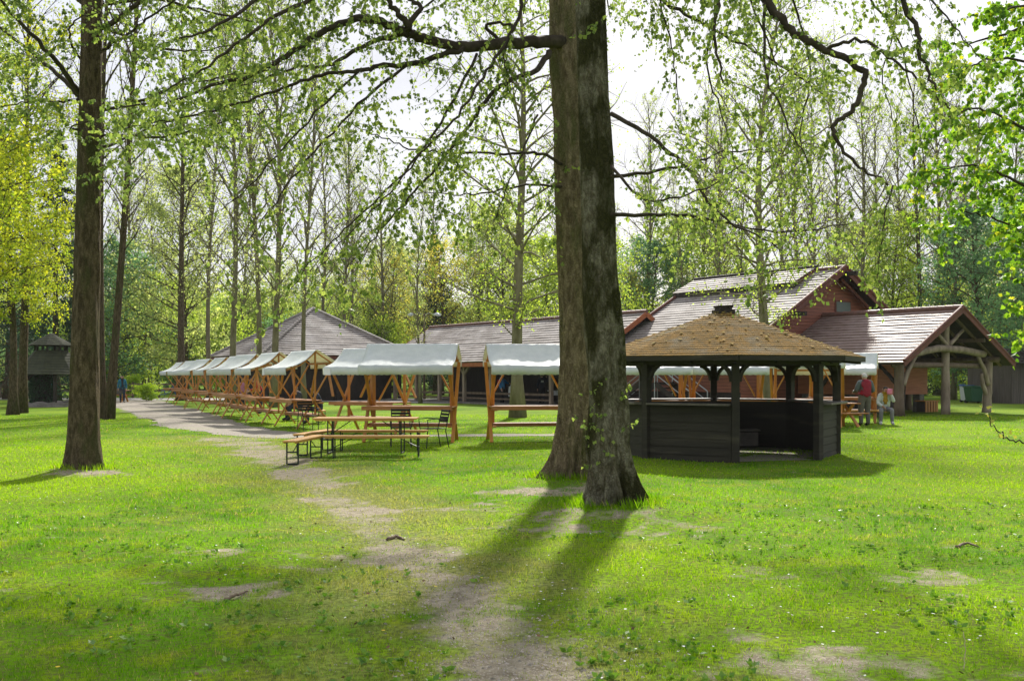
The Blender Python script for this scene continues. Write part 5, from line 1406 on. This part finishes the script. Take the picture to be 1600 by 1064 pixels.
mb = MB(); mb.add([(-.16,-.06,.55),(.16,-.06,.55),(.16,.06,.55),(-.16,.06,.55),(-.14,-.03,.85),(.14,-.03,.85),(.14,.03,.85),(-.14,.03,.85)], [(3,2,1,0),(0,1,5,4),(1,2,6,5),(2,3,7,6),(3,0,4,7),(4,5,6,7)]); mb.build('pouch', cloth('grey bag', (.10,.09,.08)), bag, bevel=.02)
mb = MB(); mb.tube([(-.12,0,.84),(-.06,0,1.05),(.06,0,1.05),(.12,0,.84)], .012, 6); mb.build('strap', black_c, bag)
person('person in a turquoise coat and black trousers under the two-tiered pavilion', ground(79, 57), R(70), dict(), dict(legs=black_c, top=teal), grey_hair, h=.96)
person('person in bright blue top and dark trousers standing left of the lone linden', V((-.55, 57.5, 0)), R(60), dict(elL=(.36,-.02,1.22), wrL=(.56,-.06,1.18)), dict(legs=black_c, top=cloth('sky blue top', (.04,.24,.55))), grey_hair, h=1.03)
bp_ = thing('backpack', 'small red backpack on the person in the bright blue top', 'backpack', V((-.55, 57.5, 0)), R(60))
mb = MB(); mb.box((0,.21,1.22), (.28,.14,.40)); mb.box((0,.295,1.15), (.2,.05,.2)); mb.build('sack', cloth('red nylon', (.35,.02,.02)), bp_, bevel=.04)
wb = thing('shopping_bag', 'white carrier bag held out by the person in the bright blue top', 'bag', V((-.02, 57.0, 0)), R(20))
mb = MB(); mb.add([(-.2,-.05,.45),(.2,-.05,.45),(.2,.05,.45),(-.2,.05,.45),(-.17,-.02,1.05),(.17,-.02,1.05),(.17,.02,1.05),(-.17,.02,1.05)], [(3,2,1,0),(0,1,5,4),(1,2,6,5),(2,3,7,6),(3,0,4,7),(4,5,6,7)]); mb.build('sack', M['paper'], wb, bevel=.02)
mb = MB(); mb.tube([(-.1,0,1.04),(0,0,1.2),(.1,0,1.04)], .01, 5); mb.build('handle', M['paper'], wb)
pd = person('person seen from behind in a dark hooded jacket right of the lone linden', V((1.72, 57.2, 0)), R(185), dict(elR=(-.30,-.05,1.25), wrR=(-.28,-.2,1.45)), dict(legs=black_c, top=cloth('dark navy jacket', (.018,.022,.035))), dark_hair, hat=black_c, h=1.04)
mb = MB(); mb.box((0,.205,1.27), (.15,.006,.10)); mb.build('jacket_print', M['white_plastic'], pd)
wt = thing('trestle_table', 'white-covered table in the shade of the long hall', 'table', V((2.9, 57.5, 0)), RZ+1.2)
mb = MB(); mb.box((0,0,.78), (1.6,.7,.04)); mb.box((0,-.36,.66), (1.6,.012,.28)); mb.build('tablecloth', M['paper'], wt)
mb = MB()
for sx in (-.7,.7):
    for sy in (-.3,.3): mb.box((sx,sy,.38), (.05,.05,.76))
mb.build('legs', M['dark_wood'], wt)
person('person in a red jumper leaning forward behind the left row of stalls', V((-11.0, 43.6, 0)), R(-70), dict(spine=(0,-.06,1.08), chest=(0,-.18,1.24), neck=(0,-.28,1.38), chin=(0,-.33,1.43), head=(0,-.36,1.49), top=(0,-.38,1.565), nose=(0,-.47,1.47), shL=(.17,-.18,1.33), shR=(-.17,-.18,1.33), elL=(.23,-.24,1.06), wrL=(.2,-.46,.98), elR=(-.23,-.24,1.06), wrR=(-.2,-.46,.98)), dict(legs=denim, top=cloth('red wool', (.42,.015,.02))), dark_hair)
person('person in a pink top standing behind the fifth stall of the left row', V((-12.6, 46.6, 0)), R(-30), dict(), dict(legs=black_c, top=cloth('pink cotton', (.45,.18,.28))), brown_hair, h=.9)
person('person sitting in dark jeans behind the second stall of the left row', V((-7.9, 36.9, 0)), R(-60), seat_pose(.05), dict(legs=denim, top=cloth('charcoal top', (.04,.04,.05))), brown_hair)
person('person sitting in a navy jacket behind the nearest stall of the left row', V((-6.7, 34.6, 0)), R(-75), seat_pose(.12), dict(legs=denim, top=cloth('navy cloth', (.02,.03,.07))), dark_hair)
bench('beer bench under the sitter in dark jeans', V((-7.9, 36.97, 0)), R(-60), 1.6)
bench('beer bench under the sitter in the navy jacket', V((-6.66, 34.65, 0)), R(-75), 1.6)

# ------------------------------------------------------------------ small things on the lawn
def stick(name, label, cat, pts, r0, r1, m, seed):
    q = random.Random(seed); cl = smooth_line([V(p) for p in pts], 5); k = len(cl)
    cl = [c+rv(q, .006) for c in cl]; mb = MB(); mb.tube(cl, [(r0+(r1-r0)*i/(k-1))*q.uniform(.85,1.15) for i in range(k)], 7)
    return tag(mb.build(name, m, None, smooth=True), label, cat)
def lift(p, z): return V((p.x, p.y, gz(p.x, p.y)+z))
stick('fallen_branch', 'crooked dark stick lying on the bare patch left of the trail', 'stick', [lift(G(352,938),.012), lift(G(368,934),.03), lift(G(388,925),.015)], .014, .008, M['dry_stick'], 1)
stick('fallen_branch', 'thin grey stick lying where the trail narrows beyond the front trunk', 'stick', [lift(G(605,841),.012), lift(G(620,838),.02), lift(G(632,841),.01)], .02, .01, M['dry_stick'], 2)
stick('fallen_branch', 'small stick on the grass at the right', 'stick', [lift(G(1495,856),.012), lift(G(1512,852),.025), lift(G(1530,857),.01)], .016, .008, M['dry_stick'], 3)
stick('dry_stalk', 'pale upright dry stalk in the foreground at the lower right', 'stalk', [lift(G(1506,1046),0), lift(G(1506,1046),.10)+V((.006,0,0)), lift(G(1506,1046),.21)+V((-.004,0,0))], .003, .002, mat('straw', (.5,.42,.28), None, .8), 4)
sp = thing('sapling', 'bare sapling shoot with a few yellow leaves leaning in at the right edge', 'sapling', gl(V((5.1, 7.6, 0))))
Ss = Spray(31, sp.location, 1.0)
sl = sp.location
Ss.limb([V(sl)-V((0,0,.05)), V(sl)+V((.03,0,.5)), P(1690,770,7.6), P(1640,705,7.4), P(1600,693,7.3), P(1570,682,7.25), P(1553,664,7.2), P(1545,650,7.2)], .012, .003, name='stem', parent=sp, sides=6, every=.3, L=.15, lvl=0, droop=0, t0=.5)
for p_ in ((1545,648),(1533,643),(1551,655),(1540,640),(1572,684),(1560,672),(1590,690)):
    for _ in range(2): Ss.lp.append(P(*p_, 7.2)+rv(Ss.r,.03)-V(sl)); Ss.ld.append(rv(Ss.r))
crown('leaves', Ss.tb, Ss.lp, Ss.ld, .03, .055, 32, [M['twig'], M['leaf_gold']], sp)
bk = thing('bicycle', 'dark bicycle parked beyond the far end of the left stall row', 'bicycle', ground(262, 70), R(20))
for s in (-.52, .52):
    mb = MB(); mb.tube([(s+.33*math.cos(a), 0, .34+.33*math.sin(a)) for a in np.linspace(0, 6.283, 25)], .018, 6, cap=False)
    for k in range(6): mb.tube([(s,0,.34), (s+.33*math.cos(k*1.047), 0, .34+.33*math.sin(k*1.047))], .004, 3)
    mb.build('wheel', M['rubber'], bk)
mb = MB()
for a, b in (((-.52,.34),(-.15,.34)),((-.15,.34),(-.28,.85)),((-.52,.34),(-.25,.75)),((-.25,.75),(.35,.8)),((-.15,.34),(.38,.72)),((.52,.34),(.35,.95))): mb.tube([(a[0],0,a[1]),(b[0],0,b[1])], .018, 6)
mb.tube([(.35,-.25,.98),(.35,0,.95),(.35,.25,.98)], .014, 6); mb.build('frame', M['blue_plastic'], bk)
mb = MB(); mb.box((-.29,0,.88), (.26,.14,.06)); mb.build('saddle', M['rubber'], bk, bevel=.02)

# ------------------------------------------------------------------ thin spring haze
HAZE = .0002
hm = bpy.data.materials.new('haze'); hm.use_nodes = True
hm.node_tree.nodes.remove(hm.node_tree.nodes['Principled BSDF'])
pv = hm.node_tree.nodes.new('ShaderNodeVolumePrincipled'); pv.inputs['Density'].default_value = HAZE; pv.inputs['Color'].default_value = (.93, .96, .97, 1); pv.inputs['Anisotropy'].default_value = 0
hm.node_tree.links.new(pv.outputs[0], hm.node_tree.nodes['Material Output'].inputs['Volume'])
mb = MB(); mb.box((0, 720, 16), (1830, 1600, 34)); tag(mb.build('haze', hm), 'thin pale haze in the air over the whole park', None, kind='stuff')

# ------------------------------------------------------------------ light, sky, camera
AZ, EL = R(9), R(37)
sdir = V((math.sin(AZ)*math.cos(EL), math.cos(AZ)*math.cos(EL), math.sin(EL)))
ld = bpy.data.lights.new('sun', 'SUN'); ld.energy = 4.2; ld.angle = R(3); ld.color = (1, .95, .86)
so = bpy.data.objects.new('sun', ld); C.objects.link(so); so.rotation_euler = (-sdir).to_track_quat('-Z', 'Y').to_euler()
w = bpy.data.worlds.new('World'); bpy.context.scene.world = w; w.use_nodes = True
N, L = w.node_tree.nodes, w.node_tree.links
sky = N.new('ShaderNodeTexSky'); sky.sky_type = 'NISHITA'; sky.sun_disc = False; sky.sun_elevation = EL; sky.sun_rotation = AZ
sky.dust_density = 2.0; sky.air_density = 1.0
tc = N.new('ShaderNodeTexCoord'); nz = N.new('ShaderNodeTexNoise'); nz.inputs['Scale'].default_value = 2.2; nz.inputs['Detail'].default_value = 7
mp = N.new('ShaderNodeMapping'); mp.inputs['Scale'].default_value = (1, 1, 2.2)
L.new(tc.outputs['Generated'], mp.inputs[0]); L.new(mp.outputs[0], nz.inputs['Vector'])
mr = N.new('ShaderNodeMapRange'); mr.inputs[1].default_value = .32; mr.inputs[2].default_value = .62; mr.inputs[3].default_value = .74; mr.inputs[4].default_value = .97
L.new(nz.outputs['Fac'], mr.inputs[0])
mx = N.new('ShaderNodeMix'); mx.data_type = 'RGBA'; L.new(mr.outputs[0], mx.inputs[0]); L.new(sky.outputs[0], mx.inputs[6]); mx.inputs[7].default_value = (4.35, 4.42, 4.75, 1)
L.new(mx.outputs[2], N['Background'].inputs['Color']); N['Background'].inputs['Strength'].default_value = .10

cam = bpy.data.cameras.new('camera'); cam.sensor_width = 36; cam.lens = 36*F/1600; cam.shift_y = (HZ-532)/1600; cam.clip_end = 4000
co_ = bpy.data.objects.new('camera', cam); C.objects.link(co_); co_.location = (0, 0, H); co_.rotation_euler = (R(90), 0, 0)
sc = bpy.context.scene; sc.camera = co_
sc.view_settings.view_transform = 'Standard'; sc.view_settings.look = 'None'; sc.view_settings.gamma = 1; sc.view_settings.exposure = 1.0
sc.cycles.max_bounces = 6; sc.cycles.diffuse_bounces = 3; sc.cycles.glossy_bounces = 2; sc.cycles.transmission_bounces = 4; sc.cycles.transparent_max_bounces = 4
sc.cycles.use_denoising = True
